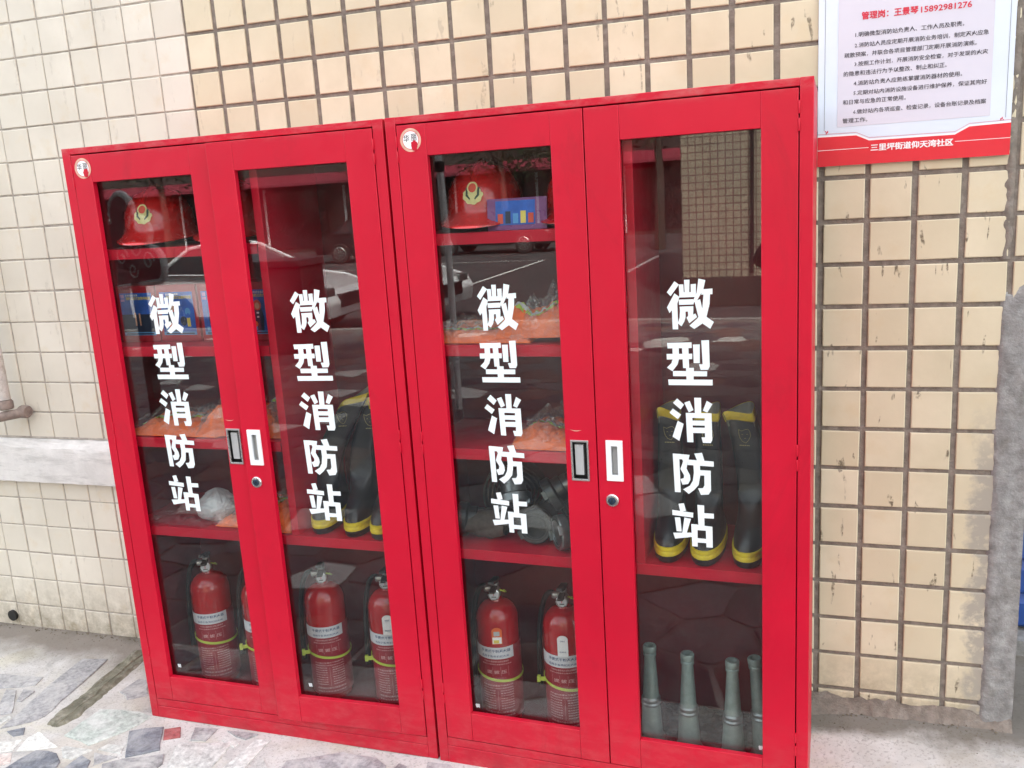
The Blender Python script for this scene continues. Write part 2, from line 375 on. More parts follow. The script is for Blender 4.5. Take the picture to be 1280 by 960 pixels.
# text as flat geometry (built-in font)
_tc = {}
def text_geo(s, weight=0.0, res=2):
    key = (s, res)
    if key in _tc: return _tc[key]
    cu = bpy.data.curves.new('t', 'FONT'); cu.body = s; cu.size = 1; cu.resolution_u = res
    cu.align_x = 'LEFT'; cu.align_y = 'BOTTOM_BASELINE'
    o = bpy.data.objects.new('t', cu); C.objects.link(o)
    dg = bpy.context.evaluated_depsgraph_get(); me = o.evaluated_get(dg).to_mesh()
    V = [(v.co.x, v.co.y) for v in me.vertices]; F = [tuple(p.vertices) for p in me.polygons]
    o.evaluated_get(dg).to_mesh_clear(); C.objects.unlink(o); bpy.data.objects.remove(o); bpy.data.curves.remove(cu)
    _tc[key] = (V, F); return V, F
def put_text(mb, s, x, z, w=None, h=None, y=0, weight=0, mi=0, center=False, fn=None, res=2):
    """text with its lower left at (x, z) in the xz plane facing -y; scaled to width w and/or height h"""
    V, F = text_geo(s, weight, res)
    if not V: return mb
    x0 = min(v[0] for v in V); x1 = max(v[0] for v in V); z0 = min(v[1] for v in V); z1 = max(v[1] for v in V)
    kx = w / (x1 - x0) if w else None; kz = h / (z1 - z0) if h else None
    kx = kx or kz; kz = kz or kx
    ox = x - (x1 - x0) * kx / 2 if center else x
    # heavier weights: the same outline laid a few hundredths of its size apart, each a hair in front of the last
    ring = [(0, 0)] if weight <= 0 else [(0, 0), (1, 0), (-1, 0), (0, 1), (0, -1)] if weight < .03 else [(a, b) for a in (0, -1, 1) for b in (0, -.75, .75)]
    for j, (dx, dz) in enumerate(ring):
        P = [(ox + (a + dx*weight - x0) * kx, y - j*.00002, z + (b + dz*weight - z0) * kz) for a, b in V]
        if fn: P = [fn(q[0], q[1], q[2]) for q in P]
        mb.add(P, F, mi)
    return mb

# ================================================================== SETTING
# paved terrace (slightly raised to meet the wall on the right), with street below
def gz(x, y):
    r = max(0, min(1, (y - .05) / .4)) * max(0, min(1, (x - .6) / .5)) * .055
    l = max(0, min(1, (y - .15) / .25)) * max(0, min(1, (-x - .9) / .3)) * .022
    return r + l
mb = MB()
def gfn(u, v):
    x = -16 + 24 * u; 
    y = -8.5 + 8.5 * (v / .6) if v < .6 else (v - .6) / .4 * 2.6
    return (x, y, gz(x, y) + (noise.noise(Vector((x*3, y*3, 0))) * .004 if v > .45 else 0))
mb.grid(gfn, 300, 90)
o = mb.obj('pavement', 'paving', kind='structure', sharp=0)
ground = o
mb = MB().box(-16, 8, -8.5, 2.6, -.3, -.02).box(-16, 8, -8.62, -8.5, -.298, .012)
mb.obj('kerb', 'cement', kind='structure')
mb = MB().box(-90, 90, -120, 40, -.5, -.305)
mb.obj('street', 'asphalt', kind='structure')
for (a, b, w) in (((-6.55, -14.9), (-6.9, -22.5), .12), ((-10.3, -22.6), (-6.9, -22.5), .1), ((-3.4, -14.9), (-3.6, -22.5), .12), ((-9.8, -15.0), (-10.1, -22.5), .12), ((-14, -9.6), (4, -9.6), .1)):
    d = (Vector(b) - Vector(a)).normalized(); n = Vector((-d.y, d.x)) * w / 2; a = Vector(a); b = Vector(b)
    MB().add([(*(a-n), -.300), (*(b-n), -.300), (*(b+n), -.300), (*(a+n), -.300)], [(0, 1, 2, 3)]).obj('parking_line', 'line_white', kind='structure')

# hand-laid stones near the cabinets' left foot
def stone(poly, m, h=.006, name='paving_stone'):
    cx = sum(p[0] for p in poly) / len(poly); cy = sum(p[1] for p in poly) / len(poly)
    # wobble the outline so the broken edges are not straight
    P = []
    for i, a in enumerate(poly):
        b = poly[(i+1) % len(poly)]; L_ = math.dist(a, b); k = max(1, int(L_ / .035))
        for j in range(k):
            t = j / k; x = a[0] + (b[0]-a[0])*t; y = a[1] + (b[1]-a[1])*t
            n = noise.noise(Vector((x*22, y*22, 3))) * .008; P.append((x + n, y + noise.noise(Vector((x*22, y*22, 9))) * .008))
    n = len(P); top = [((x-cx)*(.965) + cx, (y-cy)*(.965) + cy) for x, y in P]
    z = lambda x, y: gz(x, y)
    vs = [(x-cx, y-cy, z(x, y) - .02) for x, y in P] + [(x-cx, y-cy, z(x, y) + h*.6) for x, y in P] + [(x-cx, y-cy, z(x, y) + h + noise.noise(Vector((x*9, y*9, 5)))*.002) for x, y in top]
    fs = [tuple(range(2*n, 3*n))] + [(i, (i+1) % n, n+(i+1) % n, n+i) for i in range(n)] + [(n+i, n+(i+1) % n, 2*n+(i+1) % n, 2*n+i) for i in range(n)]
    return MB().add(vs, fs), (cx, cy, 0), m
HAND = dict(
 A=([(-2.1, .02), (-1.832, .039), (-1.597, .071), (-1.582, .018), (-1.731, -.046), (-2.05, -.07)], 'stone_grey'),
 B=([(-1.665, -.029), (-1.625, -.019), (-1.514, -.137), (-1.529, -.150), (-1.56, -.16)], 'stone_grey'),
 C=([(-1.602, -.01), (-1.551, -.014), (-1.538, -.078), (-1.556, -.08)], 'stone_grey'),
 D=([(-1.468, -.219), (-1.505, -.063), (-1.54, .073), (-1.553, .204), (-1.452, .226), (-1.424, .084), (-1.381, -.121), (-1.399, -.161), (-1.44, -.20)], 'stone_grey'),
 F=([(-1.242, .063), (-1.237, .143), (-1.208, .151), (-1.121, .067), (-1.175, .029)], 'stone_grey'),
 G=([(-1.225, -.195), (-1.225, -.045), (-1.08, -.021), (-1.018, -.034), (-1.044, -.13), (-1.103, -.215)], 'stone_green'),
 H=([(-1.028, -.122), (-.938, -.071), (-.863, -.175), (-.941, -.237)], 'stone_dark'),
 I=([(-.924, -.083), (-.877, -.061), (-.85, -.109), (-.887, -.129)], 'stone_red'),
 J=([(-1.43, -.225), (-1.389, -.193), (-1.362, -.225), (-1.391, -.245)], 'stone_dark'),
 K=([(-1.266, -.382), (-1.26, -.331), (-1.249, -.282), (-1.166, -.275), (-1.126, -.306), (-1.10, -.36), (-1.2, -.40)], 'stone_dark'),
 L=([(-1.088, -.335), (-1.082, -.264), (-1.035, -.28), (-1.00, -.34), (-1.05, -.37)], 'stone_dark'),
 M=([(-.985, -.281), (-.94, -.248), (-.836, -.195), (-.807, -.231), (-.804, -.325), (-.93, -.35)], 'stone_grey'),
 O=([(-.716, -.036), (-.607, -.032), (-.633, -.062), (-.67, -.058)], 'stone_grey'),
 P=([(-.443, -.122), (-.30, -.045), (-.188, -.040), (-.139, -.065), (-.133, -.134), (-.20, -.2), (-.432, -.205)], 'stone_grey'),
 Q=([(-.028, -.022), (.038, -.014), (.10, -.068), (-.009, -.101)], 'stone_grey'),
 R=([(-.6, -.055), (-.551, -.045), (-.547, -.155), (-.541, -.223), (-.614, -.245), (-.604, -.149)], 'stone_pale'),
 S=([(-.83, -.13), (-.66, -.09), (-.64, -.23), (-.72, -.30), (-.78, -.24)], 'stone_pale'),
)
for k, (poly, m) in HAND.items():
    b, loc, mm = stone(poly, m, .004); b.obj('paving_stone', mm, ground, loc=loc, sharp=25)
KERBP = [(-1.336, -.162), (-1.352, -.131), (-1.356, .034), (-1.39, .161), (-1.385, .317), (-1.31, .262), (-1.291, .077), (-1.265, -.091), (-1.277, -.162)]
def clip(poly, mx, my, nx, ny):
    out = []
    for i, a in enumerate(poly):
        b = poly[(i+1) % len(poly)]; da = (a[0]-mx)*nx + (a[1]-my)*ny; db = (b[0]-mx)*nx + (b[1]-my)*ny
        if da <= 0: out.append(a)
        if da * db < 0: t = da/(da-db); out.append((a[0]+(b[0]-a[0])*t, a[1]+(b[1]-a[1])*t))
    return out
# smaller pieces filling the gaps between the hand-laid ones
def near_hand(x, y, m=.012):
    for poly, _ in list(HAND.values()) + [(KERBP, 0)]:
        ins = False; n = len(poly)
        for i in range(n):
            a, b = poly[i], poly[(i+1) % n]
            if (a[1] > y) != (b[1] > y) and x < (b[0]-a[0])*(y-a[1])/(b[1]-a[1]) + a[0]: ins = not ins
            t = max(0, min(1, ((x-a[0])*(b[0]-a[0]) + (y-a[1])*(b[1]-a[1]))/((b[0]-a[0])**2 + (b[1]-a[1])**2)))
            if math.dist((x, y), (a[0]+(b[0]-a[0])*t, a[1]+(b[1]-a[1])*t)) < m: return True
        if ins: return True
    return False
fs_ = []
for i in range(-22, 3):
    for j in range(-5, 2):
        fs_.append((i*.115 + random.uniform(-.045, .045), j*.1 + random.uniform(-.04, .04)))
for (x, y) in fs_:
    if near_hand(x, y, .022) or x > .3: continue
    if x > -1.06 and y > -.03: continue
    if y > .08 - .1*(x > -1.4): continue
    P = [(x-.09, max(y-.09, -.43)), (x+.09, max(y-.09, -.43)), (x+.09, y+.09), (x-.09, y+.09)]
    for (a, b_) in fs_:
        d = math.dist((x, y), (a, b_))
        if 0 < d < .25:
            nx, ny = (a-x)/d, (b_-y)/d; P = clip(P, (a+x)/2 - nx*.007, (b_+y)/2 - ny*.007, nx, ny)
    # pull corners back from the big stones
    P2 = []
    for (a, b_) in P:
        for q in range(10):
            if not near_hand(a, b_) and not (a > -1.05 and b_ > -.035): break
            a += (x-a)*.12; b_ += (y-b_)*.12
        P2.append((a, b_))
    if len(P2) < 3 or max(math.dist(p, (x, y)) for p in P2) < .024: continue
    b, loc, mm = stone(P2, random.choice(['stone_pale', 'stone_pale', 'stone_green', 'stone_grey', 'stone_pale', 'stone_blush']), .0025)
    b.obj('paving_stone', mm, ground, loc=loc, sharp=25)
# mossy strip of broken kerb leaning out of the terrace
KC = [(-1.305, -.175, .070), (-1.306, -.10, .104), (-1.318, .02, .100), (-1.338, .12, .102), (-1.345, .22, .094), (-1.345, .31, .086)]
def kerbf(u, v):
    k = v*(len(KC)-1); i = min(int(k), len(KC)-2); t = k - i; x, y, w = [KC[i][q]*(1-t) + KC[i+1][q]*t for q in range(3)]
    n = noise.noise(Vector((x*20, y*34, 3))) ; w *= 1 + .22*noise.noise(Vector((2, y*26, 0))) + .07*noise.noise(Vector((5, y*50, 0)))
    e = min(1, 5*min(u, 1-u))*min(1, 14*min(v, 1-v)); X = x + (u-.5)*w
    h = e*(.013 + .007*noise.noise(Vector((X*30, y*9, 1))) + .003*noise.noise(Vector((X*90, y*40, 1))) - .004*(u > .62))
    return (X, y + .006*noise.noise(Vector((X*60, y*20, 8))), gz(X, y) - .004 + h)
o = MB().grid(kerbf, 30, 130).obj('kerb_fragment', 'moss', sharp=0)
tag(o, 'long mossy broken strip of stone kerb set slantwise in the paving', 'stone')

# crazy paving in front of and behind the camera: jittered cells clipped to their bisectors
sites = []
step = .30
for i in range(-25, 20):
    for j in range(-28, -1):
        x = i * step + random.uniform(-.11, .11); y = j * step + random.uniform(-.11, .11)
        sites.append((x, y))
cells = []
for (x, y) in sites:
    if not (-7.2 < x < 5.6 and -8.3 < y < -.42): continue
    P = [(x-.4, y-.4), (x+.4, y-.4), (x+.4, min(y+.4, -.43)), (x-.4, min(y+.4, -.43))]
    for (a, b_) in sites:
        d = math.dist((x, y), (a, b_))
        if 0 < d < .8:
            nx, ny = (a-x)/d, (b_-y)/d; P = clip(P, (a+x)/2 - nx*.012, (b_+y)/2 - ny*.012, nx, ny)
    if len(P) > 2: cells.append((math.dist((x, y), (0.3, -.6)), P))
cells.sort(key=lambda c: c[0])
far = MB(); pal = ['shaded_grey', 'stone_green', 'shaded_dark', 'stone_green', 'shaded_brown', 'stone_pale', 'shaded_brown']
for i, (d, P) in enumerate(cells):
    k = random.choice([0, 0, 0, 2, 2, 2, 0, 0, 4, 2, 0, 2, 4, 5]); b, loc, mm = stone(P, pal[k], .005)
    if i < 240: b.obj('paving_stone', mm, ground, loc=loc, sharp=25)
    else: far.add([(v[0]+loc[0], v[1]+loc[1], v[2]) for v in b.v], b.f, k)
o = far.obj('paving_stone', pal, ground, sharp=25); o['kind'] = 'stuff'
# dirt, leaf bits and crumbs along the foot of the wall
mb = MB()
for i in range(420):
    side = random.random() < .62
    x = random.uniform(-2.3, -1.08) if side else random.uniform(1.0, 1.52)
    yw = .42 + .034 * x
    y = yw - abs(random.gauss(0, .035)) - .006; r = random.uniform(.001, .0038) * (1.2 if y > yw - .03 else .6)
    z = gz(x, y)
    if not side: r *= .8
    vs = []; 
    for k in range(5): a = 2*pi*k/5 + random.random(); vs.append((x + cos(a)*r*1.5, y + sin(a)*r, z - .001 + random.uniform(0, r*.4)))
    vs.append((x, y, z + r)); mb.add(vs, [(k, (k+1) % 5, 5) for k in range(5)])
mb.obj('debris', 'debris', kind='stuff')

# ------------------------------------------------------------------ tiled wall
WY = .034
wall = empty('tiled_wall', 'cream tiled wall with dark grout behind the red cabinets', 'wall', (0, .42, 0), WY)
XJ, PL, PR, PZ, Z0 = -.8753, .1146, .1117, .1126, 2.1485
MB().box(-12.0, 1.535, .012, 1.24, -.3, 11).obj('wall_core', 'cement', wall)  # unseen height and length added so its shadow covers the terrace
MB().box(-3.0, XJ - .003, .0030, .012, -.1, 3.3).obj('grout_bed', 'grout_light', wall)
MB().box(XJ - .003, 1.533, .0050, .012, -.1, 3.3).obj('grout_bed', 'grout_dark', wall)
def tile_mb(w, h, t=.012):
    b = .0022; w /= 2; h /= 2
    vs = [(-w, t, -h), (w, t, -h), (w, t, h), (-w, t, h), (-w, b*.7, -h), (w, b*.7, -h), (w, b*.7, h), (-w, b*.7, h),
          (-w+b, 0, -h+b), (w-b, 0, -h+b), (w-b, 0, h-b), (-w+b, 0, h-b)]
    fs = [(0,1,5,4),(1,2,6,5),(2,3,7,6),(3,0,4,7),(4,5,9,8),(5,6,10,9),(6,7,11,10),(7,4,8,11),(8,9,10,11)]
    return MB().add(vs, fs)
_tm = {}
def tile_mesh(w, h, m):
    k = (round(w, 4), round(h, 4), m)
    if k not in _tm: _tm[k] = tile_mb(w, h).mesh('tile', m, 0)
    return _tm[k]
tiles = []     # (x centre, z centre, w, h, mat)
zl = [Z0 + PZ * k for k in range(9, -20, -1)]
LEDGE_T, LEDGE_B = .812, .640
cols = [(XJ - PL*(k+1), XJ - PL*k, 'tile_left', .0055) for k in range(17)]
xs = [XJ + PR*k for k in range(18)]; xs += [1.0236 + .1131*k for k in range(1, 5)]
cols += [(xs[i], xs[i+1], 'tile_right', .0148) for i in range(len(xs)-1)]
cols.append((1.476, 1.546, 'tile_right', .0148))
for x0, x1, m, g in cols:
    for i in range(len(zl)-1):
        a, b_ = zl[i+1], zl[i]; sh = -.008 if (b_ < LEDGE_B + .1 and m == 'tile_left') else 0
        a += sh; b_ += sh; gv = g if m == 'tile_left' else .0125
        a = max(a, -.03)
        if b_ - a < .03: continue
        if m == 'tile_left':
            if a < LEDGE_T and b_ > LEDGE_B:
                if b_ > LEDGE_T + .02: a = LEDGE_T - gv / 2
                elif a < LEDGE_B - .02: b_ = LEDGE_B + gv / 2
                else: continue
        if x0 > 1.47 and (b_ < 1.35): continue
        w = x1 - x0 - g; h = b_ - a - gv
        if w < .01 or h < .01: continue
        tiles.append(((x0+x1)/2, (a+b_)/2, w, h, m))
def proj(P):
    v = RM.transposed() @ (Vector(P) - CAM); return 640 + 1110.2*v.x/-v.z, 480 - 1110.2*v.y/-v.z, -v.z
def score(t):
    P = Vector((t[0]*cos(WY), .42 + t[0]*sin(WY), t[1])); u, v, d = proj(P)
    if not (-30 < u < 1310 and -40 < v < 1000): return 50 + d
    # hidden behind the cabinets: the sight line meets their front
    k = (0 - CAM.y) / (P.y - CAM.y); q = CAM.lerp(P, k)
    if -.98 < q.x < .97 and q.z < 1.76: return 30 + d
    if q.x > .99 and t[0] > .99 and t[1] > 1.66 and t[0] < 1.4: return 20 + d
    return d
tiles.sort(key=score)
rest = MB()
for i, (x, z, w, h, m) in enumerate(tiles):
    rx, ry, dy = random.gauss(0, .004), random.gauss(0, .0045), random.gauss(0, .0006)
    if m == 'tile_left': ry *= .4
    if i < 298:
        o = bpy.data.objects.new('tile', tile_mesh(w, h, m)); C.objects.link(o); o.parent = wall
        o.location = (x + random.gauss(0, .0007), -.0005 + dy, z + random.gauss(0, .0007)); o.rotation_euler = (rx, ry, random.gauss(0, .004))
    else:
        b = tile_mb(w, h); rest.add([(v[0]+x, v[1]+dy, v[2]+z) for v in b.v], b.f, 0 if m == 'tile_left' else 1)
o = rest.obj('tile', ['tile_left', 'tile_right'], wall, sharp=0); o['kind'] = 'stuff'
# rough mortar band up the corner of the wall
mb = MB()
def band(u, v):
    z = -.03 + v * 1.40
    edge = 1.456 + .005 * noise.noise(Vector((z*6, 2, 0))) + .0022 * noise.noise(Vector((z*60, 7, 0)))
    x = edge + (1.540 - edge) * u
    d = .006 + .004*noise.noise(Vector((x*30, 0, z*18))) + .002*noise.noise(Vector((x*120, 0, z*90)))
    d *= min(1, u * 6) ; 
    tp = 1.28 + .10*u + .03*noise.noise(Vector((x*40, 5, 0))) - .03
    if z > tp - .06: d = d*max(-.9, (tp - z)/.06) - (.006 if z > tp else 0)
    return (x, -d + .004*(u < .02), z)
mb.grid(band, 14, 260)
mb.grid(lambda u, v: (1.540 + .002*noise.noise(Vector((u*5, v*60, 1))), -.006 + .25*u, -.03 + v*3.3), 8, 120)
mb.obj('mortar_band', 'cement', wall)
mb = MB()
def seam(u, v):
    z = 1.36 + v * 2.0; x = 1.4515 + .024*u + .004*noise.noise(Vector((z*25, 3, u)))
    return (x, .003 - .0045*math.sin(pi*u) + .003*noise.noise(Vector((x*80, 0, z*60))), z)
mb.grid(seam, 10, 300); mb.obj('mortar_seam', 'grout_dark', wall)
# lumpy mortar skirt along the right foot
def skirt(u, v):
    x = .90 + .64*u; t = v
    top = .100 + .022*noise.noise(Vector((x*12, 1, 0))) + .012*noise.noise(Vector((x*45, 1, 0)))
    z = top*(1-t) + .035*t; y = -.001 - .030*t*t + .006*noise.noise(Vector((x*30, z*30, 4)))*min(1, t*4)
    return (x, y - .001, z)
MB().grid(skirt, 90, 10).obj('mortar_skirt', 'grout_dark', wall)
# ledge of white-washed concrete, left
prof = [(.01, LEDGE_T), (-.018, .794), (-.032, .778), (-.036, .72), (-.034, LEDGE_B+.004), (-.020, LEDGE_B), (.01, LEDGE_B)]
def ledge(u, v):
    x = -2.9 + 1.80*u; k = v*(len(prof)-1); i = min(int(k), len(prof)-2); t = k - i
    y = prof[i][0]*(1-t) + prof[i+1][0]*t; z = prof[i][1]*(1-t) + prof[i+1][1]*t
    return (x, y + .003*noise.noise(Vector((x*12, z*30, 0))), z + .0025*noise.noise(Vector((x*15, y*40, 6))))
mb = MB().grid(ledge, 120, 18); mb.add([(-1.10, y, z) for y, z in prof], [tuple(range(len(prof)))])
mb.obj('ledge', 'whitewash', wall)
MB().box(-3, -1.10, -.0015, .004, LEDGE_T-.004, LEDGE_T+.003).obj('ledge_joint', 'grout_light', wall)

# pipes, left
pr = empty('water_pipe', 'pale weathered pipe with rusty elbow running down the tiles above ledge', 'pipe', (-1.815, .30, .94))
MB().tube([(-.01, 0, .9), (-.005, 0, .4), (0, 0, .03)], .019, 14).obj('riser', 'pipe_paint', pr)
MB().lathe([(.022, 0), (.025, .004), (.025, .028), (.021, .034)], (0, 0, -.006), n=16).lathe([(.0, 0), (.021, 0), (.024, .006), (.024, .03), (.02, .036)], (.032, .03, -.022), 'x', 16).obj('elbow', 'pipe_rust', pr)
MB().tube([(.05, .03, -.024), (0, -.01, -.030), (-.10, -.075, -.045), (-.30, -.20, -.075)], .018, 14).obj('branch', 'pipe_rust', pr)
dr = empty('drain_pipe', 'black open drain pipe stub at the foot of the left wall', 'pipe', (-2.045, .352, .058))
MB().lathe([(.019, .012), (.022, .012), (.022, -.05), (.019, -.05), (.018, .008), (0, .008)], ax='y', n=20).obj('pipe_stub', 'black_plastic', dr)

# blue corrugated door beyond the corner, and its step
bd = empty('roller_door', 'blue corrugated metal door beyond the right wall corner', 'door', (1.56, .98, .11))
for k in range(18):
    z = .01 + k*.115
    MB().prism([(0, z), (-.012, z+.012), (-.012, z+.085), (0, z+.10), (.004, z+.115), (.006, z)], 0, 2.2, 'x').obj('slat', 'door_blue', bd)
MB().box(-.05, 2.25, .006, .10, 2.08, 2.4).obj('lintel', 'cement', bd)
sb = empty('shade_building', 'plain building added behind the blue door to shade the terrace', 'building', (1.50, 1.10, 0)); MB().box(.01, 9, 0, 5, -.3, 11).obj('wall', 'cement', sb)  # tall block added, mostly unseen, to keep sun off the terrace
MB().box(1.3, 5, .90, 1.4, -.05, .108).obj('door_step', 'cement', kind='structure')

# ================================================================== SIGN
sg = empty('notice_board', 'white notice with red Chinese lettering and red bottom band, above bare tiles', 'sign', (0, .42, 0), WY)
SX0, SX1, SZ0, SZ1 = 1.013, 1.457, 1.616, 2.26
ys = -.012
MB().box(SX0, SX1, ys, -.002, SZ0, SZ1).obj('board', 'sign_edge', sg, bevel=.001)
def gb(mb, x0, x1, z0, z1, y, mi=0): return mb.add([(x0, y, z0), (x1, y, z0), (x1, y, z1), (x0, y, z1)], [(0, 1, 2, 3)], mi)
mb = MB(); gb(mb, 1.060, 1.410, 1.712, 2.20, ys - .0006, 0); mb.obj('panel', 'sign_face', sg)
def wave(off): return [(SX0, 1.690+off), (1.106, 1.689+off), (1.137, 1.674+off), (1.334, 1.673+off), (1.366, 1.690+off), (SX1, 1.692+off)]
mb = MB(); top = wave(0); n = len(top)
mb.add([(x, ys-.0008, z) for x, z in top] + [(x, ys-.0008, SZ0) for x, z in top], [(i, n+i, n+i+1, i+1) for i in range(n-1)], 0)
t2 = wave(.004); mb.add([(x, ys-.0007, z) for x, z in t2] + [(x, ys-.0007, SZ0+.02) for x, z in t2], [(i, n+i, n+i+1, i+1) for i in range(n-1)], 1)
t3 = wave(.0075); t4 = wave(.0067); mb.add([(x, ys-.0009, z) for x, z in t3] + [(x, ys-.0009, z) for x, z in t4], [(i, n+i, n+i+1, i+1) for i in range(n-1)], 2)
gb(mb, SX0, 1.136, 1.6560, 1.6572, ys-.0012, 1); gb(mb, 1.335, SX1, 1.6560, 1.6572, ys-.0012, 1)
mb.obj('band', ['sign_red', 'sign_white', 'ink_red'], sg)
for a in (1.0285, 1.4440): gb(MB(), a, a+.0008, 1.705, 2.2, ys-.0006).obj('border_line', 'ink_dark', sg)
mb = MB()
for a, b_ in ((0, 0), (1, 1), (2, 1), (1, 2), (2, 0)):
    gb(mb, 1.0305+a*.0028, 1.0330+a*.0028, 1.6985-b_*.0028+.004, 1.7010-b_*.0028+.004, ys-.0012)
    gb(mb, 1.4385-a*.0028, 1.4410-a*.0028, 1.6985+b_*.0028, 1.7010+b_*.0028, ys-.0012)
mb.obj('corner_mark', 'ink_red', sg, kind='stuff')
LINES = [(1.100, 1.345, 1.927, '1.明确微型消防站负责人、工作人员及职责。'),
 (1.099, 1.399, 1.902, '2.消防站人员应定期开展消防业务培训，制定灭火应急'),
 (1.075, 1.374, 1.880, '疏散预案，并联合各项目管理部门定期开展消防演练。'),
 (1.099, 1.399, 1.8575, '3.按照工作计划，开展消防安全检查，对于发现的火灾'),
 (1.074, 1.310, 1.8355, '的隐患和违法行为予以整改、制止和纠正。'),
 (1.098, 1.345, 1.8115, '4.消防站负责人应熟练掌握消防器材的使用。'),
 (1.098, 1.400, 1.7880, '5.定期对站内消防设施设备进行维护保养，保证其完好'),
 (1.073, 1.220, 1.7670, '和日常与应急的正常使用。'),
 (1.098, 1.400, 1.7425, '6.做好站内各项巡查、检查记录，设备台账记录及档案'),
 (1.073, 1.132, 1.7220, '管理工作。')]
for x0, x1, z, s in LINES:
    put_text(MB(), s, x0, z - .0015, w=x1-x0, h=.0118, y=ys-.0014, weight=.010, res=1).obj('lettering', 'ink_dark', sg, sharp=0)
mb = put_text(MB(), '管理岗：王景琴', 1.114, 1.9655, w=.128, h=.0178, y=ys-.0014, weight=.028)
put_text(mb, '15892981276', 1.2485, 1.9665, w=.111, h=.0135, y=ys-.0014, weight=.02); mb.obj('lettering', 'ink_red', sg, sharp=0)
put_text(MB(), '三里坪街道仰天湾社区', 1.1415, 1.6475, w=.189, h=.0168, y=ys-.0014, weight=.03).obj('lettering', 'sign_white', sg, sharp=0)

# ================================================================== CABINETS
CW, CH, CD = 1.0145, 1.80, .345
SHELF = (1.505, 1.218, .938)
BOT = .655
def plate(xs, zs, holes, y0, y1, mb=None, mi=0):
    """slab on a grid of cuts; holes = set of (i, k) cells left out"""
    mb = mb or MB(); idx = {}
    vs = []; fs = []
    def V(i, k, y):
        if (i, k, y) not in idx: idx[(i, k, y)] = len(vs); vs.append((xs[i], y, zs[k]))
        return idx[(i, k, y)]
    solid = {(i, k) for i in range(len(xs)-1) for k in range(len(zs)-1)} - set(holes)
    for i, k in solid:
        fs.append((V(i,k,y0), V(i+1,k,y0), V(i+1,k+1,y0), V(i,k+1,y0)))
        fs.append((V(i,k,y1), V(i,k+1,y1), V(i+1,k+1,y1), V(i+1,k,y1)))
        if (i-1,k) not in solid: fs.append((V(i,k,y0), V(i,k+1,y0), V(i,k+1,y1), V(i,k,y1)))
        if (i+1,k) not in solid: fs.append((V(i+1,k,y0), V(i+1,k,y1), V(i+1,k+1,y1), V(i+1,k+1,y0)))
        if (i,k-1) not in solid: fs.append((V(i,k,y0), V(i,k,y1), V(i+1,k,y1), V(i+1,k,y0)))
        if (i,k+1) not in solid: fs.append((V(i,k+1,y0), V(i+1,k+1,y0), V(i+1,k+1,y1), V(i,k+1,y1)))
    return mb.add(vs, fs, mi)

# the five vinyl characters, stroke by stroke (units of a 960 square, y down)
GLYPH = {
'微':[[(65,280),(205,105),(285,160),(130,345)],[(60,530),(200,300),(290,360),(248,470),(105,620)],[(148,560),(248,460),(255,890),(155,890)],[(282,158),(365,158),(370,300),(290,350)],[(290,285),(590,285),(570,365),(285,370)],[(378,85),(475,85),(468,300),(385,300)],[(495,158),(588,155),(585,300),(495,300)],[(275,405),(535,400),(545,455),(540,485),(280,490)],[(290,518),(535,512),(535,600),(295,600)],[(297,560),(395,560),(393,690),(370,760),(315,840),(250,790),(285,700)],[(435,560),(535,560),(530,650),(570,635),(600,690),(460,790),(410,700),(440,670)],[(635,72),(755,98),(720,240),(600,430),(545,455),(530,430),(600,290)],[(690,245),(878,235),(878,325),(680,330)],[(720,320),(835,320),(825,480),(770,680),(690,800),(545,885),(460,830),(600,720),(690,600)],[(560,440),(660,400),(690,540),(770,690),(895,775),(830,885),(700,800),(620,680)]],
'型':[[(110,130),(545,122),(548,215),(118,222)],[(97,315),(555,310),(552,400),(100,408)],[(205,200),(318,200),(318,400),(290,490),(195,605),(97,545),(180,470),(205,400)],[(375,200),(490,200),(495,550),(388,550)],[(570,158),(690,155),(685,465),(578,465)],[(718,90),(852,85),(858,520),(830,575),(700,578),(670,485),(735,485)],[(440,545),(578,545),(570,760),(445,760)],[(205,600),(812,600),(808,685),(205,688)],[(115,745),(905,740),(905,835),(122,840)]],
'消':[[(135,165),(210,88),(333,192),(268,275)],[(65,335),(128,262),(278,362),(215,442)],[(212,470),(318,520),(235,818),(110,745)],[(338,158),(435,125),(500,280),(415,322)],[(518,70),(640,70),(638,340),(525,340)],[(740,118),(840,172),(745,318),(668,285)],[(360,330),(475,330),(490,832),(378,832)],[(360,330),(820,328),(820,415),(365,412)],[(695,330),(820,328),(828,780),(800,835),(660,835),(635,740),(700,738)],[(470,458),(700,455),(700,540),(475,540)],[(478,578),(705,575),(705,668),(480,670)]],
'防':[[(98,108),(215,112),(230,798),(122,798)],[(200,110),(408,122),(360,290),(345,370),(232,378),(285,240),(270,205),(210,205)],[(232,378),(345,365),(405,480),(413,560),(370,640),(265,660),(228,560),(290,540),(298,490)],[(490,95),(630,75),(672,215),(540,215)],[(385,205),(838,220),(838,312),(360,300)],[(472,300),(590,300),(592,480),(560,650),(480,740),(378,820),(275,742),(400,670),(455,580),(478,440)],[(580,382),(782,385),(782,475),(590,478)],[(665,420),(782,420),(782,740),(740,810),(600,825),(548,710),(640,700),(665,650)]],
'站':[[(213,125),(315,108),(350,240),(245,260)],[(97,238),(482,268),(478,355),(97,330)],[(140,370),(242,365),(262,618),(168,618)],[(318,362),(438,378),(355,640),(270,650)],[(103,650),(440,625),(470,700),(138,755)],[(560,122),(682,125),(682,490),(572,490)],[(670,262),(855,262),(855,350),(675,350)],[(440,470),(555,470),(552,870),(452,870)],[(440,470),(825,495),(820,575),(445,570)],[(705,490),(825,495),(828,870),(712,870)],[(545,715),(720,720),(715,795),(545,795)]],
}
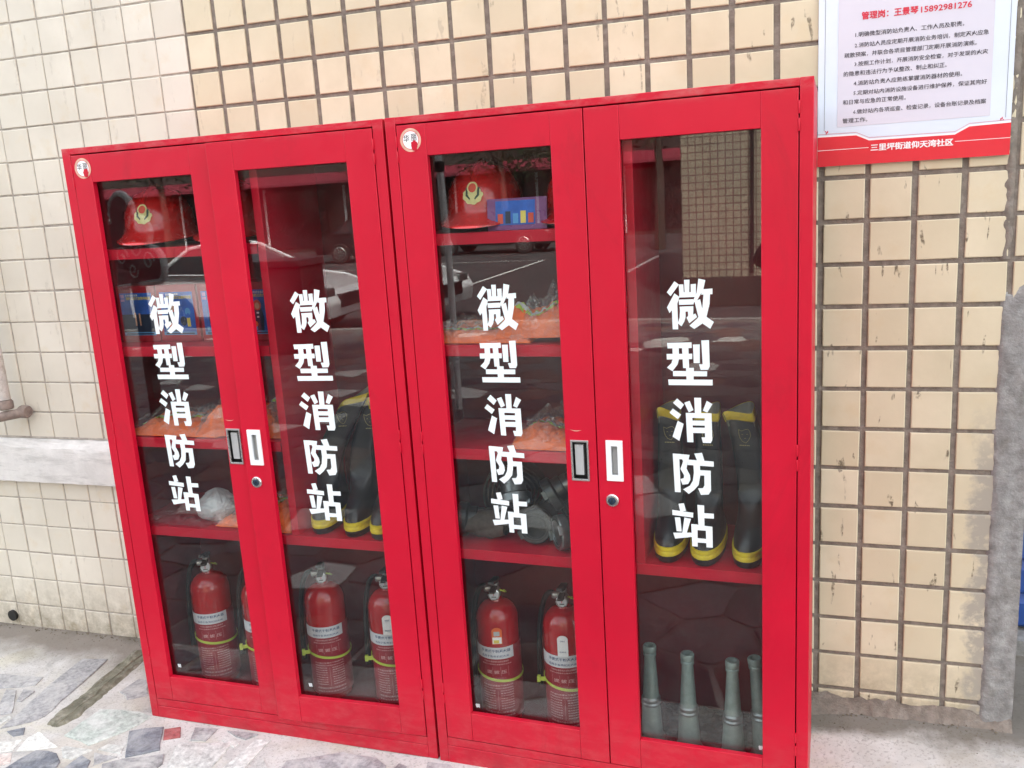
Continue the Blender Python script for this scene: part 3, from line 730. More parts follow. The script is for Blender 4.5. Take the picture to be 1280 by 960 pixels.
GROW = dict(微=(-.056, .108, 1.379, 1.261), 型=(-.057, .107, 1.235, 1.126), 消=(-.055, .1025, 1.096, .985), 防=(-.050, .098, .960, .853), 站=(-.053, .101, .829, .718))
def glyph(ch, cx, y, s):
    P = GLYPH[ch]; x0 = min(a for q in P for a, b in q); x1 = max(a for q in P for a, b in q); y0 = min(b for q in P for a, b in q); y1 = max(b for q in P for a, b in q)
    gx, gw, zt, zb = GROW[ch]; mb = MB()
    for j, q in enumerate(P):
        n = len(q); V = [(cx + (gx + gw*(a-x0)/(x1-x0))*s, y - .00004*j, zt + (zb-zt)*(b-y0)/(y1-y0)) for a, b in q]
        mb.add(V, [tuple(range(n))])
    return mb
def make_door(root, x0, x1, ox0, ox1, hinge, metal_handle, textx, swing=0, textw=.108, hs=0, low=0, slant=0):
    z0, z1, oz0, oz1 = .083 - low, 1.779, .168 - low*1.2, 1.702
    hx = x0 if hinge == 'l' else x1
    X = lambda x: x - hx
    Q = lambda x: x - hx + hs
    if metal_handle: hl, hr, hb, ht = .4460, .4860, .883, .982
    else: hl, hr, hb, ht = .5450, .5640, .897, .975
    if hinge == 'l': sa, sb = (ox1 + .0002, x1), (x0, ox0 - .0002)
    else: sa, sb = (x0, ox0 - .0002), (ox1 + .0002, x1)
    mb = MB()
    plate([X(sa[0]), Q(hl), Q(hr), X(sa[1])], [z0, hb, ht, z1], {(1, 1)}, -.0012, .016, mb)
    plate([X(sb[0]), X(sb[1])], [z0, z1], set(), -.0012, .016, mb)
    for a, b_ in ((z0, oz0), (oz1, z1)): plate([X(ox0), X(ox1)], [a, b_], set(), -.0006, .0155, mb)
    d = mb.obj('door', 'red_paint', root, loc=(hx, 0, 0), rot=(0, 0, swing), bevel=.0012)
    MB().box(X(ox0) - .006, X(ox1) + .006, .0165, .0200, oz0 - .006, oz1 + .006).obj('glass_pane', 'pane', d)
    mb = MB()
    if metal_handle:
        rim = plate([Q(.4425), Q(.4475), Q(.4845), Q(.4890)], [.8795, .8845, .9805, .9855], {(1, 1)}, -.0045, .0, mb, 0)
        plate([Q(.4460), Q(.4475), Q(.4845), Q(.4860)], [.883, .8845, .9805, .982], {(1, 1)}, -.0001, .020, mb, 1)
        mb.box(Q(.4475), Q(.4845), .014, .020, .8845, .9805, 1)
        mb.box(Q(.4515), Q(.4735), .0035, .014, .893, .972, 2)
        mb.obj('recessed_handle', ['chrome', 'black_plastic', 'grey_plastic'], d, bevel=.0006)
    else:
        plate([Q(.5335), Q(.5465), Q(.5625), Q(.5755)], [.8835, .8985, .9735, .9880], {(1, 1)}, -.0050, .0, mb, 0)
        plate([Q(.5450), Q(.5465), Q(.5625), Q(.5640)], [.897, .8985, .9735, .975], {(1, 1)}, -.0001, .014, mb, 1)
        mb.box(Q(.5465), Q(.5625), .010, .014, .8985, .9735, 1)
        mb.obj('recessed_handle', ['white_plastic', 'grey_plastic'], d, bevel=.0012)
        mb = MB().lathe([(.0165, 0), (.0165, .003), (.0145, .0055), (.0105, .006), (.0095, .0035), (0, .0035)], (Q(.545), -.0012, .832), 'y', 28, 0)
        mb.lathe([(.0090, 0), (.0088, .0048), (.006, .0056), (0, .0056)], (Q(.545), -.0016, .832), 'y', 20, 1)
        mb.box(Q(.5440), Q(.5460), -.0084, -.0060, .829, .837, 2)
        mb.obj('lock', ['chrome', 'blue_grey_metal', 'black_plastic'], d)
    if metal_handle:
        MB().add([(Q(.443 + .030*k/6), -.0016, 1.012 - .003*sin(k*.5) + e) for k in range(7) for e in (-.0009*sin(pi*k/6), .0009*sin(pi*k/6) + .0002)], [(2*k, 2*k+2, 2*k+3, 2*k+1) for k in range(6)]).obj('scratch', 'tag_rim', d)
    for z in (1.69, .93, .19):
        for dz in (0, .036):
            MB().lathe([(.0022, 0), (.0026, .001), (.0026, .026), (.0022, .027)], (X(hx) + (-.0015 if hinge == 'l' else .0015), -.0015, z + dz), n=8).obj('hinge', 'red_paint', d)
    for k, ch in enumerate('微型消防站'):
        sx = slant*(2-k)/2
        mb = glyph(ch, X(textx) + sx + random.gauss(0, .0008), 0, 1.05 if low else 1.0)
        mb.obj('character', 'letter_white', d, loc=(0, .0162, 0), sharp=0)
    return d, X

def make_cabinet(name, label, loc, rz, swing_r, height, dmg):
    root = empty(name, label, 'cabinet', loc, rz); H = height; low = .013 if dmg == 1 else 0
    bv = .0015
    st = .0285
    MB().box(0, st, 0, .020, 0, H).obj('frame_stile', 'red_paint', root, bevel=bv)
    MB().box(CW-st, CW, 0, .020, 0, H).obj('frame_stile', 'red_paint', root, bevel=bv)
    MB().box(st, CW-st, .0004, .020, H-.0175, H-.0003).obj('top_rail', 'red_paint', root, bevel=bv)
    MB().box(st, CW-st, .0010, .022, .0545-low, .0795-low).obj('bottom_rail', 'red_paint', root, bevel=bv)
    MB().box(st, CW-st, -.0002, .018, 0, .0538-low).obj('plinth', 'red_paint', root, bevel=bv)
    MB().box(.0008, .004, .0205, CD, .001, H-.001).box(.0042, .0050, .0215, CD-.0045, .08, H-.004, 1).obj('side_panel', ['red_paint', 'red_shaded'], root)
    MB().box(CW-.004, CW-.0008, .0205, CD, .001, H-.001).box(CW-.0050, CW-.0042, .0215, CD-.0045, .08, H-.004, 1).obj('side_panel', ['red_paint', 'red_shaded'], root)
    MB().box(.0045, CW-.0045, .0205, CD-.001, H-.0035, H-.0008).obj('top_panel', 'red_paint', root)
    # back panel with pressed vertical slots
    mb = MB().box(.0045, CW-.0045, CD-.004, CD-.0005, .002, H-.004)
    mb.obj('back_panel', 'red_shaded', root)
    MB().box(.0045, CW-.0045, .0225, CD-.0045, .070, .0790).obj('floor_panel', 'red_shaded', root)
    dx0, dx1 = .592, .616
    MB().box(dx0, dx1, .030, .034, BOT, H-.004).box(dx0+.002, dx0+.0035, .034, CD-.0045, BOT, H-.004).box(dx1-.0035, dx1-.002, .034, CD-.0045, BOT, H-.004).obj('divider', 'red_paint', root, bevel=.0008)
    for z in SHELF:
        MB().box(.005, dx0-.001, .028, CD-.005, z, z+.003).box(.005, dx0-.001, .0265, .0285, z-.026, z+.0035).box(.005, dx0-.001, .0285, .040, z-.026, z-.0245).obj('shelf', 'red_paint', root, bevel=.0008)
    MB().box(.005, CW-.005, .028, CD-.005, BOT-.003, BOT).box(.005, CW-.005, .0265, .0285, BOT-.029, BOT+.0005).box(.005, CW-.005, .0285, .040, BOT-.029, BOT-.0275).obj('shelf', 'red_paint', root, bevel=.0008)
    if low:
        dl, XL = make_door(root, .0315, .4945, .095, .429, 'l', True, .257, 0, .112, -.008, low, .012)
        dr_, XR = make_door(root, .4975, .9835, .577, .906, 'r', False, .738, swing_r, .112, -.018, low, .008)
    else:
        dl, XL = make_door(root, .0315, .5085, .110, .429, 'l', True, .263)
        dr_, XR = make_door(root, .5115, .9835, .594, .906, 'r', False, .744, swing_r)
    # round maker's sticker, worn
    mb = MB()
    y = -.0016; cx, cz, R = .0685, 1.742, .0285
    def disc(r0, r1, y, mi, n=40, sq=1):
        vs = []; fs = []
        for k in range(n): a = 2*pi*k/n; vs += [(cx + r0*cos(a), y, cz + r0*sin(a)), (cx + r1*cos(a), y, cz + r1*sin(a))]
        for k in range(n): a = 2*k; b = 2*((k+1) % n); fs.append((a, a+1, b+1, b))
        mb.add(vs, fs, mi)
    disc(.0225, R, y, 1); disc(.0212, .0225, y, 2); disc(0.0001, .0212, y - .0001, 0)
    put_text(mb, '华', cx-.0185, cz-.004, w=.015, h=.017, y=y-.0004, weight=.01, mi=3)
    put_text(mb, '丽', cx+.002, cz-.002, w=.015, h=.016, y=y-.0004, weight=.01, mi=3)
    P = []
    for k in range(26):
        a = 2*pi*k/26; r = .0105*(1 + .35*noise.noise(Vector((cos(a)*1.7, sin(a)*1.7, dmg)))); P.append((cx + .0095 + r*cos(a)*.85, y-.0008, cz - .0135 + r*sin(a)*1.15))
    mb.add(P, [tuple(range(26))], 4)
    mb.v = [(XL(v[0]), v[1], v[2]) for v in mb.v]
    mb.obj('round_sticker', ['sign_white', 'tag_rim', 'ink_red', 'ink_dark', 'red_paint'], dl, sharp=0)
    # small tempered-glass mark low on each pane
    for d, X, x in ((dl, XL, .119), (dr_, XR, .605 if dmg < 2 else .895)):
        put_text(MB(), '钢', X(x), .180, w=.012, h=.012, y=.0162, weight=.02).obj('glass_mark', 'letter_white', d, sharp=0)
    return root

LX, LY, LR, LH = -1.0225, -.028, .0310, 1.800
make_cabinet('fire_cabinet', 'left red two-door glass cabinet with three printed boxes on its second shelf', (LX, LY, 0), LR, radians(1.9), LH, 1)
make_cabinet('fire_cabinet', 'right red two-door glass cabinet beside the notice, holding hose couplings and nozzles', (0, 0, 0), 0, 0, 1.80, 3)
def inL(x, y, z):   # a point given in the left cabinet's own frame
    return (LX + x*cos(LR) - y*sin(LR), LY + x*sin(LR) + y*cos(LR), z)

# ================================================================== CONTENTS
# ---- extinguishers
EXG = 'fire extinguishers in the cabinet bottoms'
def extinguisher(x, y, label, tagkind=None, tie=True, turn=0, dz=.081, tail=True):
    t = empty('fire_extinguisher', label, 'extinguisher', (x, y, dz), turn, EXG)
    R = .0630
    MB().lathe([(.053, 0), (.060, .002), (R, .008), (R, .315), (.0615, .330), (.056, .345), (.047, .358), (.034, .367), (.020, .371), (.017, .376), (.017, .383)], n=40).obj('cylinder', 'ext_red', t)
    # printed wrap: darker label field, white band and lettering curved round the body
    def wrapf(rad, mid=0): return lambda a, y_, z: (sin(a/rad + mid)*rad, -cos(a/rad + mid)*rad + y_, z)
    def field(z0, z1, rad, name, m, a0=-.110, a1=.110):
        mb = MB(); n = 28; fn = wrapf(rad); vs = [fn(a0+(a1-a0)*k/n, 0, z) for k in range(n+1) for z in (z0, z1)]
        mb.add(vs, [(2*k, 2*k+2, 2*k+3, 2*k+1) for k in range(n)]); return mb.obj(name, m, t)
    field(.022, .250, R+.0004, 'print_field', 'ext_label')
    field(.214, .250, R+.0007, 'label_band', 'label_white', -.085, .055)
    mb = MB(); fn = wrapf(R + .0011)
    put_text(mb, '手提式干粉灭火器', -.045, .2345, w=.090, h=.0095, weight=.02, fn=fn, mi=1, res=1)
    put_text(mb, '适用于各类初起火灾', -.045, .2195, w=.085, h=.007, weight=.01, fn=fn, mi=1, res=1)
    rows = [(.204, .075, .0055, '干粉灭火器使用方法和注意事项'), (.196, .09, .004, '使用方法使用方法使用方法使用'), (.168, .060, .011, '提 拔 压'),
            (.128, .095, .005, '灭火器应放置在干燥通风处'), (.120, .095, .004, '定期检查压力表指针是否在绿区'), (.112, .040, .0035, '使用温度范围'), (.104, .040, .0035, '灭火剂重量'),
            (.096, .040, .0035, '喷射时间距离'), (.088, .040, .0035, '驱动气体氮气'), (.080, .040, .0035, '充装日期见瓶'), (.072, .040, .0035, '有效期限五年'), (.064, .040, .0035, '警告不可倒置'), (.056, .04, .0035, '严禁暴晒撞击'),
            (.042, .095, .006, '消防器材请勿随意挪动'), (.031, .095, .0045, '发现压力不足请及时更换')]
    for z, w, h, s in rows:
        put_text(mb, s, -w/2 if w > .05 else -.048, z, w=w, h=h, weight=.015, fn=fn, mi=0, res=1)
        if w <= .05: put_text(mb, s[::-1], .008, z, w=w, h=h, weight=.015, fn=fn, mi=0, res=1)
    mb.v = [v for v in mb.v]; mb.obj('lettering', ['print_pink', 'ink_blue'], t, sharp=0)
    mb = MB(); fn2 = wrapf(R + .0011)
    for x0, x1, z0, z1 in ((-.035, -.0345, .160, .190), (-.012, -.0115, .160, .190), (.012, .0125, .160, .190), (.035, .0355, .160, .190), (-.035, .0355, .1895, .190), (0, .0006, .05, .115)):
        mb.add([fn2(a, 0, z) for a, z in ((x0, z0), (x1, z0), (x1, z1), (x0, z1))], [(0, 1, 2, 3)])
    mb.obj('print_frame', 'print_pink', t, sharp=0, kind='stuff')
    # valve, gauge, levers, hose
    MB().lathe([(.015, 0), (.015, .022), (.0115, .026), (.0115, .040), (.006, .044)], (0, 0, .382), n=18).box(-.008, .008, -.016, .018, .398, .412).obj('valve', 'steel_dull', t, bevel=.001)
    g = MB().lathe([(.0165, 0), (.0175, .003), (.0175, .010), (.0150, .0115), (.0145, .010), (0, .010)], (0, -.019, .397), 'y', 26, 0)
    g.lathe([(.0135, 0), (.0135, .0004), (0, .0005)], (0, -.0290, .397), 'y', 22, 1)
    g.box(-.0008, .0008, -.0303, -.0298, .394, .407, 2).box(-.007, .007, -.0300, -.0296, .389, .392, 3)
    g.obj('pressure_gauge', ['chrome', 'label_white', 'ink_red', 'emblem_green'], t)
    MB().prism([(-.060, .443), (-.055, .450), (.030, .428), (.030, .418), (-.01, .425)], -.009, .009, 'x').obj('lever', 'black_plastic', t, bevel=.001)
    MB().prism([(-.062, .415), (-.060, .421), (.02, .414), (.02, .404), (-.02, .404)], -.008, .008, 'x').obj('carry_handle', 'black_plastic', t, bevel=.001)
    MB().lathe([(.009, 0), (.010, .004), (.010, .016), (.007, .02)], (-.012, -.002, .405), 'x', 12, 0, rot=Matrix.Rotation(pi, 3, 'Z')).obj('hose_nut', 'steel_dull', t)
    pts = []
    for k in range(15):
        a = k/14; pts.append((-.030 - .055*sin(a*pi*.5), .012 + .02*a, .405 + .012*sin(a*pi) - .30*a*a))
    MB().tube(pts, .0075, 10).obj('hose', 'black_plastic', t)
    MB().tube([(.014, -.008, .404), (.026, -.006, .398), (.030, .004, .392), (.022, .012, .394)], .0022, 6).obj('safety_pin', 'lime_tie', t)
    if tie:
        mb = MB(); n = 48; Rt = R + .0022; vs = []
        for k in range(n):
            a = 2*pi*k/n; z = .152 + .010*cos(a + 1.9) 
            for dr, dz_ in ((0, -.0038), (.0018, -.0036), (.0018, .0036), (0, .0038)): vs.append((sin(a)*(Rt+dr), -cos(a)*(Rt+dr), z+dz_))
        mb.add(vs, [(4*k+j, 4*((k+1) % n)+j, 4*((k+1) % n)+(j+1) % 4, 4*k+(j+1) % 4) for k in range(n) for j in range(4)])
        if tail: mb.box(-.076, -.058, -.030, -.026, .152, .163).box(-.082, -.073, -.034, -.023, .150, .167)
        mb.obj('cable_tie', 'lime_tie', t)
    if tagkind:
        x = .008 if tagkind == 'orange' else .002
        rad = R + .004; P = [(-.015, .262), (.015, .262), (.015, .305), (.010, .311), (.004, .314), (-.004, .314), (-.010, .311), (-.015, .305)]
        if tagkind == 'white': P = [(a, b + (-.012 if b < .27 else .0)) for a, b in P]
        fn3 = wrapf(rad, x/rad)
        mb = MB().add([fn3(a, 0, b) for a, b in P] , [tuple(range(8))], 0)
        fn4 = wrapf(rad + .0004, x/rad)
        if tagkind == 'orange':
            mb.add([fn4(a, 0, b) for a, b in ((-.013, .264), (.013, .264), (.013, .284), (-.013, .284))], [(0,1,2,3)], 1)
            mb.add([fn4(a, 0, b) for a, b in ((-.009, .288), (.008, .288), (.008, .302), (-.009, .302))], [(0,1,2,3)], 3)
            fn5 = wrapf(rad + .0008, x/rad); mb.add([fn5(a, 0, b) for a, b in ((-.010, .266), (.006, .266), (.006, .276), (-.010, .276))], [(0,1,2,3)], 2)
        else:
            put_text(mb, '合格证', -.007, .295, w=.014, h=.005, weight=.01, fn=fn4, mi=4, res=1); put_text(mb, '检验合格', -.009, .262, w=.018, h=.005, weight=.01, fn=fn4, mi=4, res=1)
        mb.obj('inspection_tag', ['tag_orange' if tagkind == 'orange' else 'sign_white', 'sign_white', 'tag_yellow', 'grey_plastic', 'ink_blue'], t, sharp=0)
    return t
x, y, z = inL(.172, .155, 0); extinguisher(x, y, 'leftmost extinguisher, lime tie round it, behind the left cabinet left pane', turn=.5, tail=False)
x, y, z = inL(.378, .140, 0); extinguisher(x, y, 'extinguisher with an orange tag mostly hidden behind left cabinet middle stiles', 'orange', turn=.5)
x, y, z = inL(.600, .150, 0); extinguisher(x, y, 'extinguisher standing alone mid-pane under the boots in the left cabinet', turn=.48)
x, y, z = inL(.822, .150, 0); extinguisher(x, y, 'extinguisher at the right edge of left cabinet with white tag and lime tie tail', 'white', turn=.35)
extinguisher(.148, .150, 'extinguisher with orange and yellow tag at the far left of right cabinet', 'orange', turn=.2, tail=False)
extinguisher(.353, .150, 'extinguisher with white tag and lime tie tail, left of the grey nozzles', 'white', turn=.15)

# ---- nozzles
nozm = {}
mb1 = MB().lathe([(.039, 0), (.041, .004), (.040, .014), (.034, .022), (.033, .028), (.0305, .030), (.0245, .118), (.0205, .122), (.0255, .124)], n=28)
mb2 = MB().lathe([(.0235, .118), (.0262, .120), (.0268, .126), (.0240, .130), (.0262, .134), (.0258, .140), (.0225, .144)], n=28)
mb3 = MB().lathe([(.0220, .143), (.0150, .262), (.0150, .266)], n=28)
mb4 = MB().lathe([(.0150, .264), (.0172, .266), (.0175, .273), (.0155, .275), (.0178, .279), (.0182, .292), (.0165, .295), (.0118, .295), (.0105, .270), (0, .268)], n=28)
def nozzle(x, y, label, tilt=0, tz=0, s=1.0, zz=.081):
    t = empty('hose_nozzle', label, 'nozzle', (x, y, zz), 0, 'grey hose nozzles standing in the right cabinet'); t.rotation_euler = (0, tilt, tz); t.scale = (s, s, s)
    for k, (mbx, nm, m) in enumerate(((mb1, 'base', 'nozzle_grey'), (mb2, 'collar', 'coupling_light'), (mb3, 'barrel', 'nozzle_grey'), (mb4, 'tip', 'nozzle_grey'))):
        if k not in nozm: nozm[k] = mbx.mesh(nm, m)
        o = bpy.data.objects.new(nm, nozm[k]); C.objects.link(o); o.parent = t
nozzle(.600, .125, 'leftmost grey nozzle, half hidden at the left edge of its pane')
nozzle(.705, .105, 'second grey nozzle from the left, upright in front of plastic sheet', tz=.4)
nozzle(.823, .095, 'third grey nozzle from the left, upright', tz=1.1)
nozzle(.905, .130, 'rightmost grey nozzle, leaning left against its neighbour', -.10, .2)
def crumple(seed, w, d, h, cx, cy, z0, nu=40, nv=40, fq=18):
    def fn(u, v):
        x = (u-.5)*w; y = (v-.5)*d; n = abs(noise.noise(Vector((x*fq, y*fq, seed)))) + .5*abs(noise.noise(Vector((x*fq*2.3, y*fq*2.3, seed+4)))) + .25*abs(noise.noise(Vector((x*fq*5, y*fq*5, seed+9))))
        e = min(1, 6*min(u, 1-u), 6*min(v, 1-v)); return (cx + x, cy + y, z0 + h*n*(.3 + .7*e))
    return MB().grid(fn, nu, nv)
film_mat('plastic_dark', .0, 50, .55)
mat('sheet_dark', (.03, .03, .033), .12, var=.3, vs=30)
mb = crumple(3, .40, .17, .028, .745, .235, .083, 60, 34); o = mb.obj('plastic_sheet', 'sheet_dark', sharp=0)
tag(o, 'crumpled dark plastic sheet on the floor behind the grey nozzles', 'plastic sheet')
o = crumple(8, .34, .12, .045, .755, .165, .084, 60, 30, 24).obj('plastic_wrap', 'plastic_film', sharp=0)
tag(o, 'clear wrinkled wrap lying between the upright grey nozzles', 'plastic wrap')

# ---- boots
def boot(x, y, label, turn=0, lean=(0, 0), z=BOT + .001, mark=True, s=1.0, bend=0, tw=1.0, tilt=0):
    t = empty('rubber_boot', label, 'boot', (x, y, z), turn, 'black rubber boots with yellow bands'); t.scale = (s, s, s)
    lx, ly = lean
    def ring(zc, rx, ryf, ryb, cy, mb_pts, n=28, sq=2.3):
        for k in range(n):
            a = 2*pi*k/n; ca, sa = cos(a), sin(a); ry = ryf if sa < 0 else ryb
            X = rx*abs(ca)**(2/sq)*(1 if ca > 0 else -1); Y = ry*abs(sa)**(2/sq)*(1 if sa > 0 else -1)
            q = max(0, zc - .15)/.23; X *= 1 - (1-tw)*min(1, q*1.3); mb_pts.append((X + lx*q*q + bend*q*sin(q*pi)*.02, Y + cy + ly*q, zc + tilt*X*q**3 + .006*sin(a*2)*q**3))
    def loft(sections, name, m, cap=(True, True), n=28):
        vs = []; [ring(*s_, vs, n) for s_ in sections]; fs = []
        for i in range(len(sections)-1):
            for k in range(n): a, b_ = i*n+k, i*n+(k+1) % n; fs.append((a, b_, b_+n, a+n))
        if cap[0]: fs.append(tuple(range(n-1, -1, -1)))
        if cap[1]: fs.append(tuple(range(len(vs)-n, len(vs))))
        return MB().add(vs, fs).obj(name, m, t, sharp=50)
    loft([(0, .041, .125, .125, 0), (.004, .044, .130, .128, 0), (.018, .0445, .131, .128, 0), (.0185, .0425, .128, .126, 0)], 'sole', 'rubber_black')
    loft([(.018, .0435, .129, .127, 0), (.020, .0462, .133, .129, 0), (.030, .0462, .133, .129, 0), (.032, .0450, .1315, .128, 0), (.034, .0462, .133, .129, 0), (.042, .0458, .132, .128, 0), (.044, .0425, .126, .125, 0)], 'foot_band', 'rubber_yellow')
    loft([(.043, .043, .127, .125, 0), (.058, .0425, .122, .122, 0), (.075, .040, .104, .118, 0), (.092, .0365, .078, .113, 0), (.112, .035, .046, .108, 0), (.140, .035, .012, .103, 0), (.165, .036, -.004, .100, 0),
          (.20, .038, -.010, .102, 0), (.25, .0405, -.012, .106, 0), (.30, .042, -.012, .108, 0), (.345, .0425, -.012, .110, 0), (.352, .043, -.012, .110, 0)], 'upper', 'rubber_black', (True, False))
    loft([(.354, .0435, -.010, .112, 0), (.356, .0455, -.006, .114, 0), (.376, .0465, -.004, .115, 0), (.3775, .0455, -.006, .114, 0)], 'top_trim', 'rubber_yellow', (False, False))
    loft([(.340, .040, -.016, .106, 0), (.3765, .0445, -.007, .113, 0)], 'lining', 'lining', (True, False))
    if mark:
        # outlined cat-like head mark and a line of tiny print on the shaft
        mb = MB(); yq = .012 - .0015; q = (.315-.15)/.23; ox, oy = lx*q*q, ly*q + .010
        H = [(-.016, .330), (-.008, .326), (.000, .330), (.008, .332), (.013, .326), (.015, .314), (.010, .302), (.003, .294), (-.006, .298), (-.012, .307), (-.015, .318), (-.016, .330)]
        mb.tube([(a + ox, oy - .001, b) for a, b in H], .0006, 5)
        for e in ((-.006, .316), (.006, .317), (.001, .306)): mb.tube([(e[0]-.002+ox, oy-.001, e[1]), (e[0]+ox, oy-.001, e[1]+.0015), (e[0]+.002+ox, oy-.001, e[1])], .0006, 5)
        for k in range(6): mb.box(-.013+k*.0045+ox, -.0105+k*.0045+ox, oy-.0012, oy-.0004, .286, .2885)
        mb.obj('gold_mark', 'gold_print', t)
    return t
boot(.662, .165, 'leftmost black rubber boot in the right cabinet, beside the divider', .06, (-.004, .012), s=.97, tw=.66, tilt=-.1)
boot(.760, .160, 'middle black rubber boot in right cabinet behind the lettering', 0, (-.004, .015), s=.96, tw=.72, tilt=.15)
boot(.868, .168, 'rightmost black rubber boot in the right cabinet, gold mark visible', -.05, (-.036, .0), s=.97, tw=.84, tilt=.12)
x, y, z = inL(.650, .170, 0); boot(x, y, 'leftmost boot in left cabinet, with yellow trim tilted behind the lettering', .25, (.105, .02), bend=1, tilt=.45)
x, y, z = inL(.765, .165, 0); boot(x, y, 'middle black boot in the left cabinet with thin yellow top', .2, (.070, .01), tw=.7)
x, y, z = inL(.862, .160, 0); boot(x, y, 'right black boot in left cabinet, mostly behind the door stile', .1, (.0, .0))

# ---- helmets
def helmet(x, y, z, label, turn=0, tilt=0, emblem=True):
    t = empty('fire_helmet', label, 'helmet', (x, y, z), turn, 'red fire helmets on the top shelves'); t.rotation_euler = (tilt, 0, turn)
    mb = MB(); n = 40; secs = [(0, .118, .150, -.006), (.004, .121, .153, -.008), (.012, .112, .140, .003), (.022, .104, .126, .018), (.030, .1005, .121, .026), (.060, .099, .119, .052), (.085, .094, .112, .080), (.110, .083, .099, .108), (.130, .066, .079, .130), (.143, .044, .052, .144), (.149, .020, .024, .150), (.150, .001, .001, .151)]
    vs = []
    for i, (zc, rx, ry, _) in enumerate(secs):
        for k in range(n):
            a = 2*pi*k/n; br = (.022 if sin(a) < -.2 else 0)*(1 - min(1, zc/.02))
            vs.append((rx*cos(a), ry*sin(a) + br*-1*abs(sin(a)), zc - (.012*sin(a)**2 if i < 3 else 0) + .012))
    mb.add(vs, [(i*n+k, i*n+(k+1) % n, (i+1)*n+(k+1) % n, (i+1)*n+k) for i in range(len(secs)-1) for k in range(n)] + [tuple(range(n-1, -1, -1))])
    mb.obj('shell', 'helmet_red', t, sharp=60)
    pts = [(0, -.106, .112), (0, -.098, .122), (0, -.080, .135), (0, -.04, .158), (0, 0, .165), (0, .045, .157), (0, .085, .132), (0, .11, .095)]
    MB().tube(pts, [.004, .008, .010, .010, .010, .010, .009, .006], 10).obj('crest', 'helmet_red', t)
    MB().lathe([(.098, 0), (.100, .006), (.096, .010), (0, .010)], (0, .002, -.004), n=36, sy=1.2).obj('headband', 'black_plastic', t)
    if emblem:
        mb = MB(); yy = -.1225
        def Y(x_, zz):
            x_ *= 1.12; zc = .066 + (zz-.062)*1.12 + .016 - .012
            for (z0_, a0_, b0_, _), (z1_, a1_, b1_, _) in zip(secs, secs[1:]):
                if z0_ <= zc <= z1_: q = (zc-z0_)/(z1_-z0_); rx, ry = a0_+(a1_-a0_)*q, b0_+(b1_-b0_)*q
            return -ry*math.sqrt(max(.05, 1 - (x_/rx)**2)) - .0015
        W = []
        for k in range(36):
            a = 2*pi*k/36; r = .023*(1 + .05*cos(9*a)); xx = r*cos(a)*1.02; zz = .062 + r*sin(a)*.95
            if sin(a) > .3: xx *= .92; zz = .062 + r*sin(a)*.78
            W.append((xx, zz))
        RW = [(a*q, Y(a*q, .062+(b-.062)*q), .062+(b-.062)*q) for q in (.05, .35, .65, 1) for a, b in W]
        mb.add(RW, [(i*36+k, i*36+(k+1) % 36, (i+1)*36+(k+1) % 36, (i+1)*36+k) for i in range(3) for k in range(36)] + [tuple(range(36))], 0)
        for pl in ([(-.016, .078), (-.011, .078), (-.011, .062), (-.005, .054), (-.006, .050), (-.016, .060)], [(.016, .078), (.011, .078), (.011, .062), (.005, .054), (.006, .050), (.016, .060)]):
            mb.add([(a, Y(a, b) - .0012, b) for a, b in pl], [tuple(range(6))], 2)
        def dsc(r, off, mi): mb.add([(r*cos(2*pi*k/24), Y(0, .077 + r*sin(2*pi*k/24)) - off, .077 + r*1.1*sin(2*pi*k/24)) for k in range(24)], [tuple(range(24))], mi)
        dsc(.0125, .0022, 0); dsc(.0092, .0030, 1)
        mb.v = [(vx*1.12, vy, .066 + (vz-.062)*1.12 + .016) for vx, vy, vz in mb.v]
        mb.obj('emblem', ['emblem_gold', 'emblem_red', 'emblem_green'], t, sharp=0)
    return t
x, y, z = inL(.165, .175, 0); helmet(x, y, SHELF[0]+.014, 'red fire helmet with gold emblem on the left cabinet top shelf', .30)
x, y, z = inL(.440, .180, 0); helmet(x, y, SHELF[0]+.014, 'red helmet partly hidden behind the left cabinet middle stiles', .15, emblem=False)
helmet(.185, .180, SHELF[0]+.014, 'red fire helmet with gold emblem on the right cabinet top shelf', .10)
helmet(.462, .185, SHELF[0]+.014, 'red helmet behind the small printed card on right cabinet top shelf', -.1, emblem=False)

